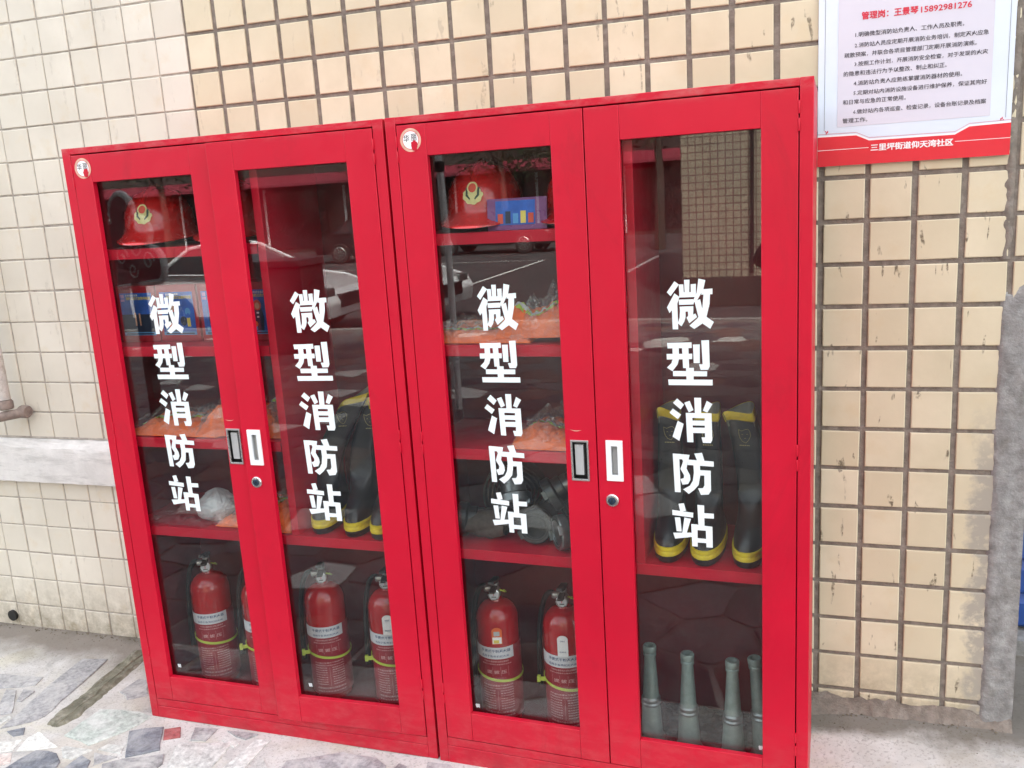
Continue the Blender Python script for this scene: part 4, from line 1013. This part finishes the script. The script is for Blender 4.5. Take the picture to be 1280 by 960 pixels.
# ---- printed boxes
def respirator_box(x, y, label, turn=0, dark=False):
    z = SHELF[1] + .004; t = empty('mask_box', label, 'box', (x, y, z), turn, 'printed mask boxes on the second shelf')
    w, h, d = .142, .172, .13
    MB().box(-w/2, w/2, 0, d, 0, h).obj('carton', 'box_red', t, bevel=.0015)
    mb = MB(); y0 = -.0006
    gb(mb, -w/2+.012, w/2-.012, .020, h-.022, y0, 0)
    def A(x0, x1, z0, z1, mi, k=1): gb(mb, x0, x1, z0, z1, y0 - .0003*k, mi)
    A(-w/2+.012, w/2-.012, .020, .030, 4); A(-w/2+.02, w/2-.02, .0225, .0265, 1, 2)
    A(-.055, -.043, .135, .146, 5); A(-.056, -.042, .125, .132, 5)
    put_text(mb, '消防过滤式自救呼吸器', -.036, .1290, w=.090, h=.0095, y=y0-.001, weight=.02, mi=3, res=1)
    put_text(mb, '火灾逃生面具', -.036, .1400, w=.045, h=.0065, y=y0-.001, weight=.02, mi=2, res=1)
    if dark: A(-w/2+.012, w/2-.012, .030, .085, 1); A(-.012, -.006, .05, .09, 6, 2); A(.004, .009, .05, .088, 6, 2)
    else:
        # picture of a masked figure, simply drawn
        P = [(-.035+a, .030+b) for a, b in ((0, 0), (.03, 0), (.034, .04), (.028, .065), (.014, .07), (.002, .062), (-.006, .04))]
        mb.add([(a, y0-.0006, b) for a, b in P], [tuple(range(7))], 1)
        for cx_, cz_, r, mi, k in ((-.020, .105, .013, 7, 3), (-.020, .103, .008, 6, 4), (-.030, .050, .007, 8, 4), (.036, .090, .010, 4, 3), (.036, .078, .006, 0, 4), (.018, .062, .012, 1, 3)):
            mb.add([(cx_ + r*cos(2*pi*j/16), y0-.0003*k, cz_ + r*1.2*sin(2*pi*j/16)) for j in range(16)], [tuple(range(16))], mi)
        A(-.024, -.016, .080, .085, 2, 5); A(-.024, -.017, .068, .073, 2, 5); A(.030, .042, .045, .072, 3, 3); A(-.05, -.04, .032, .044, 4, 3); A(-.036, -.026, .032, .044, 4, 3)
    mb.obj('printed_front', ['box_blue', 'box_navy', 'box_white', 'box_yellow', 'box_sky', 'box_pink', 'skin_print', 'emblem_red', 'tag_orange'], t, sharp=0)
    return t
for k, (lx_, lab, dk) in enumerate(((.060, 'dark printed mask box at the left end of the row', True), (.208, 'blue printed mask box in the middle, behind the first character', False),
        (.357, 'blue printed mask box showing a masked figure, next to the stile', False), (.508, 'blue printed mask box seen through the gap beside the divider', False))):
    x, y, z = inL(lx_ + .022, .115, 0); respirator_box(x, y, lab, LR, dk)
# small printed card pack leaning on the top shelf, right
t = empty('card_pack', 'small blue and purple printed pack leaning before the top shelf helmet', 'pack', (.315, .052, SHELF[0]+.004), .02)
mat('card_purple', (.20, .06, .20), .3); MB().box(-.078, .078, 0, .004, 0, .078).obj('backing', 'card_purple', t, rot=(-.12, 0, 0))
mb = MB(); gb(mb, -.056, .048, .012, .072, -.0006, 0)
for k in range(5): gb(mb, -.05+k*.02, -.036+k*.02, .016, .040 + .006*(k % 2), -.0012, (1, 2, 3, 4, 1)[k])
mb.obj('printed_front', ['box_blue', 'emblem_red', 'box_navy', 'box_sky', 'box_yellow'], t, rot=(-.12, 0, 0), sharp=0)

# ---- vests in plastic
def vest(x, y, z, w, d, h, seed, label, turn=0, stripes=((.35, .45),), film=True, peak=0, milky=False):
    t = empty('folded_vest', label, 'vest', (x, y, z), turn, 'orange vests folded in clear plastic')
    def top(u, v, off=0, fq=16, amp=1.0, sd=0):
        X = (u-.5)*w; Y = (v-.5)*d
        e = max(0, 1 - abs(2*u-1)**4)**.5 * max(0, 1 - abs(2*v-1)**4)**.5
        n = noise.noise(Vector((X*fq, Y*fq*.6, seed+sd))) + .6*abs(noise.noise(Vector((X*fq*2.4, Y*fq*1.8, seed+5+sd)))) + .3*noise.noise(Vector((X*fq*6, Y*fq*5, seed+7+sd)))
        pk = peak*math.exp(-((u-.68)/.18)**2)
        return (X, Y, e*(h*(.75 + .45*n*amp) + pk*h) + off*(.3 + e) + .002)
    def closed(off, fq, amp, sd, nu, nv):
        mb = MB().grid(lambda u, v: top(u, v, off, fq, amp, sd), nu, nv); return mb
    closed(0, 14, 1, 0, 44, 34).obj('cloth', 'vest_orange', t, sharp=0)
    for k, (a, b_) in enumerate(stripes):
        MB().grid(lambda u, v: top(.04 + .92*u, a + (b_-a)*v, .0022), 40, 4).obj('stripe', 'vest_lime', t, sharp=0)
        m_ = (b_-a)*.30
        MB().grid(lambda u, v: top(.06 + .88*u, a + m_ + (b_-a-2*m_)*v, .0034), 40, 3).obj('reflective_strip', 'vest_silver', t, sharp=0)
    if film: closed(.007, 26, 1.5, 21, 70, 50).obj('plastic_cover', 'plastic_milky' if milky else 'plastic_film', t, sharp=0)
    return t
S1, S2, S3 = SHELF[1]+.004, SHELF[2]+.004, BOT+.001
x, y, z = inL(.20, .14, 0); vest(x, y, S2, .33, .20, .050, 1.3, 'orange vest pack spread across the left part of left cabinet third shelf', LR, ((.30, .42),))
x, y, z = inL(.375, .15, 0); vest(x, y, S2+.002, .20, .20, .085, 6.1, 'taller orange vest pack by the middle stile, left cabinet third shelf', LR+.2, ((.62, .70),), peak=.3)
x, y, z = inL(.525, .14, 0); vest(x, y, S2, .11, .18, .085, 9.1, 'wrapped orange vest seen beside divider, left cabinet third shelf', LR, ((.55, .65),), milky=False)
x, y, z = inL(.525, .12, 0); vest(x, y, S3, .12, .17, .090, 2.7, 'orange vest with lime stripe beside divider, left cabinet fourth shelf', LR, ((.30, .50),))
x, y, z = inL(.385, .12, 0); vest(x, y, S3, .15, .14, .035, 4.4, 'flat orange vest behind the white plastic bag, left cabinet fourth shelf', LR, ())
vest(.185, .14, S1, .30, .20, .045, 11.2, 'wide orange vest pack at left of the right cabinet second shelf', 0, ((.22, .34),))
vest(.350, .15, S1+.012, .24, .20, .075, 14.9, 'peaked orange vest pack right of the first one, second shelf', .1, ((.15, .27),), peak=.45)
vest(.545, .13, S1, .085, .18, .080, 17.3, 'wrapped vest squeezed between stile and divider, right cabinet second shelf', 0, ((.3, .45),), milky=True)
vest(.375, .135, S2, .22, .20, .062, 21.4, 'orange vest pack with lime stripe on right cabinet third shelf', 0, ((.42, .52),))
# white plastic bag
t = empty('plastic_bag', 'translucent white plastic bag on left cabinet fourth shelf', 'bag', inL(.285, .095, S3))
def bagfn(u, v):
    a = 2*pi*u; prof = sin(pi*min(1, v*1.02))**.6; r = .062*prof*(1 + .22*noise.noise(Vector((cos(a)*2, sin(a)*2, v*5))) + .10*noise.noise(Vector((cos(a)*7, sin(a)*7, v*14))))
    sk = (1-v)**3*.05*max(0, -cos(a)); return (r*cos(a) - sk + .01, r*sin(a)*.8, .11*v + .006*noise.noise(Vector((a, v*9, 2)))*prof + .001)
MB().grid(bagfn, 48, 40).obj('bag_skin', 'plastic_milky', t, sharp=0)
MB().grid(lambda u, v: tuple(c*.8 for c in bagfn(u, v)), 30, 24).obj('bag_contents', 'label_white', t, sharp=0)
x, y, z = inL(.16, .12, 0)
o = crumple(31, .26, .16, .02, x, y, S3, 50, 30, 14).obj('plastic_wrap', 'plastic_film', sharp=0)
tag(o, 'clear crumpled wrap on the left cabinet fourth shelf left of the bag', 'plastic wrap')

# ---- hose couplings and hose
def coupling(name_label, loc, direction, s=1.0, hose=True, light=False):
    t = empty('hose_coupling', name_label, 'coupling', loc, 0, 'metal hose couplings on the right cabinet fourth shelf'); t.scale = (s, s, s)
    t.rotation_euler = Vector(direction).to_track_quat('Z', 'Y').to_euler()
    m = 'coupling_light' if light else 'coupling'
    MB().lathe([(.030, .014), (.0335, .018), (.045, .018), (.048, .014), (.048, -.006), (.044, -.010), (.036, -.012), (.036, -.034), (.033, -.036), (.030, -.030), (.030, .014)], n=32).obj('ring', m, t)
    MB().lathe([(.030, .010), (.0315, .0165), (.0385, .0185), (.0385, .0165), (.0315, .010)], n=28).obj('gasket', 'rubber_black', t)
    MB().lathe([(.0, -.02), (.030, -.02), (.0295, .008)], n=28).obj('bore', 'black_plastic', t)
    for k in range(2):
        a = k*pi + .5; MB().prism([(.038*cos(a+q)*1.0, .038*sin(a+q)) for q in (-.35, 0, .35)] + [(.050*cos(a+q), .050*sin(a+q)) for q in (.25, -.25)], .014, .026).obj('lug', m, t, bevel=.001)
    MB().lathe([(.0305, -.034), (.0325, -.036), (.0325, -.052), (.0305, -.054), (.0305, -.060), (.0325, -.062), (.0325, -.070), (.029, -.074)], n=28).obj('tail', 'coupling_light', t)
    if hose: MB().lathe([(.030, -.060), (.0345, -.064), (.035, -.078), (.034, -.10), (.036, -.14), (.030, -.17)], n=24).obj('hose_end', 'hose_canvas', t)
    return t
coupling('coupling facing out with a dark round bore, in front', (.300, .105, S3+.050), (.12, -1, .10))
coupling('thin-edged coupling standing on its rim beside the stile', (.385, .075, S3+.049), (-.85, -.65, .0), 1.0, False, True)
coupling('coupling tilted up on the pile, near the stile', (.345, .135, S3+.135), (-.75, -.35, -.45), 1.0, True)
coupling('light grey coupling lying behind the lettering on the pile', (.235, .125, S3+.120), (.25, -.45, -.85), 1.0, False, True)
coupling('coupling at the left end with pale canvas hose', (.085, .120, S3+.050), (-1, -.25, .05), 1.0, False)
def roll(label, c, r, w, ax, turns=5):
    t = empty('hose_roll', label, 'hose', c, 0, 'canvas hoses on the right cabinet fourth shelf')
    mb = MB(); n = 130; vs = []
    for k in range(n+1):
        a = 2*pi*turns*k/n; rr = r*(.35 + .65*k/n)
        for dr, dy in ((0, -w/2), (.0045, -w/2), (.0045, w/2), (0, w/2)): vs.append(((rr+dr)*cos(a), dy + .003*noise.noise(Vector((cos(a), sin(a), k*.05))), (rr+dr)*sin(a)))
    mb.add(vs, [(4*k+j, 4*k+(j+1) % 4, 4*(k+1)+(j+1) % 4, 4*(k+1)+j) for k in range(n) for j in range(4)]); o = mb.obj('hose_coil', 'hose_canvas', t, sharp=40)
    t.rotation_euler = ax; return t
roll('rolled grey canvas hose standing at the back of the pile', (.20, .235, S3+.100), .095, .070, (0, 0, .25))
roll('second rolled canvas hose lying against the right of the pile', (.42, .235, S3+.095), .090, .070, (0, 0, -.3))
t = empty('flat_hose', 'brown grey flattened hose end bulging from the left coupling', 'hose', (.155, .120, S3))
MB().grid(lambda u, v: ((u-.5)*.11, .045*cos(2*pi*v)*(1-.2*u), .040 + (.026+.014*sin(u*3))*sin(2*pi*v)*(1+.12*noise.noise(Vector((u*6, v*6, 1))))), 24, 24).obj('hose_skin', 'hose_canvas', t)

# ================================================================== WHAT THE PANES REFLECT (behind the camera)
def car(label, loc, rz, paint, scale=1.0):
    t = empty('parked_car', label, 'car', loc, rz)
    W = .88
    # side silhouette, nose at +x
    low = [(-2.25, .28), (-2.28, .55), (-2.2, .88), (-1.95, .98), (-1.0, .96), (.0, .94), (.95, .93), (1.75, .82), (2.15, .68), (2.25, .5), (2.2, .27)]
    mb = MB(); secs = []
    for s_, k in ((-1, .80), (-1, 1), (1, 1), (1, .80)): secs.append([(x*(.985 if k < 1 else 1), s_*W*(k if k == 1 else .9), z - (.0 if k == 1 else -.03)) for x, z in low])
    mb.v = [v for s_ in secs for v in s_]; n = len(low)
    for i in range(3): mb.f += [(i*n+j, i*n+j+1, (i+1)*n+j+1, (i+1)*n+j) for j in range(n-1)]; 
    mb.f += [tuple(range(n-1, -1, -1)), tuple(range(3*n, 4*n))]; mb.f += [(0, n, 2*n, 3*n), (n-1, 4*n-1, 3*n-1, 2*n-1)]; mb.m = [0]*len(mb.f)
    mb.obj('body', paint, t, bevel=.03, sharp=40)
    roof = [(-1.75, .95, .80), (-1.15, 1.36, .62), (-.7, 1.43, .60), (.1, 1.42, .60), (.35, 1.36, .62), (1.15, .93, .80)]
    vs = [(x, -w, z) for x, z, w in roof] + [(x, w, z) for x, z, w in roof]; m_ = len(roof)
    MB().add(vs, [(i, i+1, m_+i+1, m_+i) for i in range(m_-1)] + [tuple(range(m_-1, -1, -1)), tuple(range(m_, 2*m_))]).obj('windows', 'car_glass', t)
    MB().add([(x, s_*(w+.004)*.97, z + .012) for s_ in (-1, 1) for x, z, w in roof[1:5]], [(i, i+1, 4+i+1, 4+i) for i in range(3)]).obj('roof', paint, t)
    for s_ in (-1, 1):
        MB().tube([(x, s_*(w+.004), z+.005) for x, z, w in roof], .032, 8).obj('pillar', paint, t)
        MB().tube([(-.3, s_*.79, .95), (-.35, s_*.62, 1.40)], .03, 8).obj('pillar', 'car_black', t)
        for xw in (-1.38, 1.38):
            wl_ = MB().lathe([(.20, -.02), (.31, -.03), (.33, .0), (.33, .15), (.31, .18), (.2, .17)], (xw, s_*.80 + (.09 if s_ < 0 else .09), .33), 'y', 28).obj('wheel', 'tyre', t)
            mb = MB().lathe([(0, 0), (.21, 0), (.22, .02), (.20, .03), (.19, .012), (0, .012)], (0, 0, 0), 'y', 24)
            for k in range(10):
                a = 2*pi*k/10; mb.add([(.04*cos(a-.3), -.03, .04*sin(a-.3)), (.20*cos(a-.06), -.02, .20*sin(a-.06)), (.20*cos(a+.06), -.02, .20*sin(a+.06)), (.04*cos(a+.3), -.03, .04*sin(a+.3))], [(0, 1, 2, 3)])
            o = mb.obj('rim', 'chrome', wl_, loc=(xw, s_*.895, .33), rot=(0, 0, 0 if s_ < 0 else pi))
        MB().box(2.02, 2.2, s_*.62-.15, s_*.62+.15, .60, .72).obj('headlight', 'coupling_light', t, bevel=.02)
    MB().box(2.17, 2.27, -.42, .42, .42, .62).obj('grille', 'car_black', t, bevel=.01)
    return t
car('white sedan parked on the street behind the viewer, seen in the panes', (-6.8, -10.6, -.302), radians(4), 'car_white')
car('black sedan parked farther off, its pale wheel rim seen in the panes', (-9.9, -26.5, -.302), radians(2), 'car_black')
# waste bin, cloud-shaped board, pole
t = empty('litter_bin', 'dark maroon litter bin on the terrace, reflected in left cabinet', 'bin', (-3.85, -7.0, .006), .1)
MB().box(-.30, .30, -.24, .24, 0, .96).obj('bin_body', 'bin_dark', t, bevel=.01); MB().prism([(-.32, .965), (.32, .965), (.29, 1.04), (-.29, 1.04)], -.26, .26, 'y').obj('lid', 'bin_dark', t, bevel=.01)
for s_ in (-1, 1): MB().tube([(s_*.30, -.1, .75), (s_*.34, -.1, .80), (s_*.34, .1, .80), (s_*.30, .1, .75)], .012, 8).obj('handle', 'black_plastic', t)
t = empty('cloud_board', 'maroon cloud-shaped board with grey scroll rim on a post', 'board', (-3.22, -3.0, .006), .35)
P = []
for cx_, cz_, r, a0, a1 in ((.13, 1.27, .12, -60, 110), (.02, 1.46, .13, 20, 150), (-.17, 1.62, .14, 0, 200), (-.33, 1.45, .13, 110, 240), (-.30, 1.24, .12, 150, 270)):
    for k in range(10): a = radians(a0 + (a1-a0)*k/9); P.append((cx_ + r*cos(a), cz_ + r*sin(a)))
MB().prism(P, -.015, .015, 'y').obj('panel', 'board_maroon', t)
MB().tube([(x, 0, z) for x, z in P + P[:1]], .024, 8).obj('rim', 'board_grey', t)
mb = MB()
for cx_, cz_, r, sg_ in ((.10, 1.30, .07, 1), (-.04, 1.40, .07, -1), (-.22, 1.33, .08, 1), (-.10, 1.24, .06, -1)):
    for yy in (-.02, .02): mb.tube([(cx_ + r*(1-k/22)*cos(sg_*k*.45), yy, cz_ + r*(1-k/22)*sin(sg_*k*.45)) for k in range(19)], .006, 6)
mb.obj('scroll', 'board_grey', t)
MB().box(-.14, -.06, -.03, .03, 0, 1.16).obj('post', 'black_plastic', t)
t = empty('conduit_pole', 'thin grey jointed pole on the terrace behind the viewer', 'pole', (-1.66, -4.0, .006))
MB().tube([(0, 0, 0), (.01, 0, 1.2), (-.015, 0, 1.9), (.0, 0, 3.2)], .026, 12).obj('pole', 'board_grey', t); MB().lathe([(.030, 0), (.038, .01), (.038, .07), (.03, .08)], (-.015, 0, 1.78), n=14).obj('collar', 'black_plastic', t)
# buildings across the way
t = empty('tiled_building', 'cream small-tiled building behind the viewer, reflected in the far right pane', 'building', (-1.22, -12, -.3))
MB().box(0, 9, -5, 0, .45, 9).obj('wall', 'far_tiles', t); MB().box(-.02, 9, -5, .03, 0, .45).obj('base', 'facade_dark', t)
MB().tube([(1.06, .04, .5), (1.1, .04, 9)], .03, 8).obj('downpipe', 'black_plastic', t)
for k in range(3):
    for j in range(2):
        w_ = MB().box(2.6+k*2.1, 3.8+k*2.1, .0, .03, 2.2+j*3, 3.6+j*3).obj('window', 'window_dark', t); MB().box(2.55+k*2.1, 3.85+k*2.1, -.005, .06, 2.1+j*3, 2.2+j*3).obj('sill', 'cement', w_)
t = empty('dark_building', 'long dark building with shop fronts across the street behind viewer', 'building', (-45, -34, -.3))
MB().box(0, 46, -8, 0, 0, 12).obj('wall', 'facade_dark', t)
MB().prism([(0, 3.3), (1.6, 2.9), (1.6, 2.8), (0, 3.1)], 0, 46, 'x').obj('awning', 'board_maroon', t)
for k in range(12):
    w_ = MB().box(1+k*3.7, 3.8+k*3.7, .0, .05, .2, 2.6).obj('shop_window', 'window_dark', t); MB().box(.9+k*3.7, 1.0+k*3.7, 0, .09, .1, 2.75).obj('frame', 'board_grey', w_)
    for j in range(2): MB().box(1.4+k*3.7, 3.0+k*3.7, .0, .06, 5+j*3.2, 6.6+j*3.2).obj('window', 'window_dark', t)
# trees between the street and the dark building
def tree(x, y, h, label, seed):
    t = empty('street_tree', label, 'tree', (x, y, -.3), 0, 'trees along the far side of the street'); rn = random.Random(seed)
    mb = MB().tube([(0, 0, 0), (.05, .02, h*.25), (-.05, .0, h*.5), (.0, .05, h*.75)], [.17, .13, .10, .05], 10)
    for k in range(7):
        a = rn.uniform(0, 2*pi); mb.tube([(0, 0, h*(.35+.05*k)), (cos(a)*h*.12, sin(a)*h*.12, h*(.45+.05*k)), (cos(a)*h*.26, sin(a)*h*.26, h*(.55+.05*k))], [.06, .04, .015], 6)
    mb.obj('trunk', 'bark', t); mb = MB()
    blobs = [(rn.gauss(0, h*.16), rn.gauss(0, h*.16), h*rn.uniform(.42, .95), h*rn.uniform(.08, .15)) for _ in range(22)]
    for bx_, by_, bz_, br_ in blobs:
        for _ in range(130):
            d = Vector((rn.gauss(0, 1), rn.gauss(0, 1), rn.gauss(0, .8))).normalized()*br_*rn.uniform(.6, 1.1); c = Vector((bx_, by_, bz_)) + d
            a = Vector((rn.gauss(0, 1), rn.gauss(0, 1), rn.gauss(0, 1))).normalized()*.09; b_ = a.orthogonal().normalized()*.05
            mb.add([c-a, c+b_, c+a, c-b_], [(0, 1, 2, 3)])
    mb.obj('crown', 'leaf', t, sharp=0)
tree(-15, -24, 8, 'leftmost broad tree across the street behind the viewer', 1)
tree(-4.0, -25, 9, 'tallest tree across the street near the tiled building', 2)
tree(-11, -30.5, 7, 'middle tree in front of the dark building', 3)
tree(-22, -28, 8, 'far tree beyond the white sedan', 4)

# ------------------------------------------------------------------ photographer
def skin_obj(name, pts, edges, radii, m, parent, root=0, sub=2):
    me = bpy.data.meshes.new(name); me.from_pydata(pts, edges, []); me.update(); me.materials.append(M[m])
    o = bpy.data.objects.new(name, me); C.objects.link(o); o.parent = parent
    sk = o.modifiers.new('skin', 'SKIN'); sk.use_smooth_shade = True; me.skin_vertices or None
    if not me.skin_vertices: me.attributes  # layer is made by the modifier
    for i, r in enumerate(radii):
        me.skin_vertices[0].data[i].radius = (r, r) if isinstance(r, float) else r; me.skin_vertices[0].data[i].use_root = (i == root)
    s_ = o.modifiers.new('sub', 'SUBSURF'); s_.levels = sub; s_.render_levels = sub
    return o
def person():
    t = empty('person', 'person in dark clothes holding up a phone, glimpsed in the right pane', 'person', (1.06, -2.50, .006))
    P = [(0,0,.95),(0,0,1.12),(0,.01,1.30),(0,.0,1.44),(0,.02,1.52),(0,.04,1.60),
         (-.19,0,1.42),(-.36,.08,1.18),(-.09,.36,1.46),(.19,0,1.42),(.36,.08,1.18),(.09,.36,1.46),
         (-.10,0,.90),(-.12,.02,.50),(-.13,0,.09),(-.14,.13,.03),(.10,0,.90),(.12,.02,.50),(.13,0,.09),(.14,.13,.03)]
    E_ = [(0,1),(1,2),(2,3),(3,4),(3,6),(6,7),(3,9),(9,10),(7,8),(10,11),(0,12),(12,13),(13,14),(14,15),(0,16),(16,17),(17,18),(18,19)]
    R_ = [.14,.13,.15,.10,.055,.05,.065,.05,.036,.065,.05,.036,.10,.07,.05,.04,.10,.07,.05,.04]
    keep = [i for i in range(20) if i != 5]; mp = {a: k for k, a in enumerate(keep)}
    return t, [P[i] for i in keep], [(mp[a], mp[b]) for a, b in E_], [R_[i] for i in keep]
t, P, E_, R_ = person()
try:
    import bmesh
    def skin_bm(name, pts, edges, radii, m, sub=2):
        bm = bmesh.new(); ly = bm.verts.layers.skin.verify(); vs = [bm.verts.new(p) for p in pts]
        for i, v in enumerate(vs): v[ly].radius = (radii[i], radii[i]); v[ly].use_root = (i == 0)
        for a, b in edges: bm.edges.new((vs[a], vs[b]))
        me = bpy.data.meshes.new(name); bm.to_mesh(me); bm.free(); me.materials.append(M[m])
        o = bpy.data.objects.new(name, me); C.objects.link(o); o.parent = t
        sk = o.modifiers.new('skin', 'SKIN'); sk.use_smooth_shade = True
        s_ = o.modifiers.new('sub', 'SUBSURF'); s_.levels = sub; s_.render_levels = sub; return o
    skin_bm('body', P, E_, R_, 'cloth_dark')
    # head with face features, hair
    mb = MB()
    def headf(u, v):
        a = 2*pi*u; b = pi*(v-.5); r = Vector((.074*cos(b)*cos(a), .092*cos(b)*sin(a), .112*sin(b)))
        if r.y > 0: # face side (+y)
            r.y += .018*math.exp(-((r.x/.014)**2 + ((r.z+.012)/.026)**2)) - .007*math.exp(-(((abs(r.x)-.030)/.014)**2 + ((r.z-.012)/.012)**2)) + .005*math.exp(-((r.x/.026)**2 + ((r.z+.050)/.009)**2))
        if r.z < -.03: r.x *= 1 - (-.03-r.z)*3.2; r.y *= 1 - (-.03-r.z)*.8
        return tuple(r)
    mb.grid(headf, 40, 30)
    for s_ in (-1, 1): mb.lathe([(.0, -.006), (.016, -.004), (.019, .003), (.012, .006), (0, .004)], (s_*.076, -.005, .0), 'x', 12, sy=1.6)
    mb.obj('head', 'skin', t, loc=(0, .05, 1.63), rot=(-.15, 0, 0), sharp=0)
    mb = MB()
    for s_ in (-1, 1): mb.lathe([(0, 0), (.009, .001), (.007, .004), (0, .006)], (s_*.030, .080, .012), 'y', 12, rot=Matrix.Rotation(pi, 3, 'Z'))
    mb.obj('eyes', 'black_plastic', t, loc=(0, .05, 1.63), rot=(-.15, 0, 0))
    MB().grid(lambda u, v: (lambda a, b: (.082*cos(b)*cos(a), -.012 + .098*cos(b)*sin(a)*(1 if sin(a) < 0 else .82), .120*sin(b)))(2*pi*u, -.15 + (pi/2+.15)*v + (.45*(1-v) if sin(2*pi*u) > .1 else -.35*(1-v))), 36, 16).obj('hair', 'hair', t, loc=(0, .05, 1.635), rot=(-.15, 0, 0), sharp=0)
    for s_ in (-1, 1):
        pts = [(0,0,0),(s_*-.012,.035,.015),(s_*-.03,.07,.03)]; ed = [(0,1),(1,2)]; rr = [.024,.030,.026]
        for k in range(4):
            b0 = len(pts); pts += [(s_*(-.035),.088,.055-.018*k),(s_*(-.052),.098,.058-.018*k),(s_*(-.070),.085,.058-.018*k)]; ed += [(2,b0),(b0,b0+1),(b0+1,b0+2)]; rr += [.0095,.0088,.0078]
        b0 = len(pts); pts += [(s_*(-.04),.03,.015),(s_*(-.058),.042,.03)]; ed += [(1,b0),(b0,b0+1)]; rr += [.011,.009]
        o = skin_bm('hand', pts, ed, rr, 'skin', 1); o.location = (s_*.095, .335, 1.455)
    ph = empty('phone', 'dark mobile phone held up by the person behind the camera', 'phone', (1.06, -2.085, 1.57))
    MB().box(-.078, .078, -.0045, .0045, -.037, .037).obj('case', 'black_plastic', ph, bevel=.004); MB().box(-.072, .072, -.0053, -.0046, -.034, .034).obj('screen', 'window_dark', ph)
    MB().lathe([(.007, 0), (.007, .0012), (.005, .0014), (0, .0014)], (-.06, .0046, .02), 'y', 16, rot=Matrix.Rotation(pi, 3, 'Z')).obj('lens', 'car_glass', ph)
except Exception as e:
    print('person failed', e)
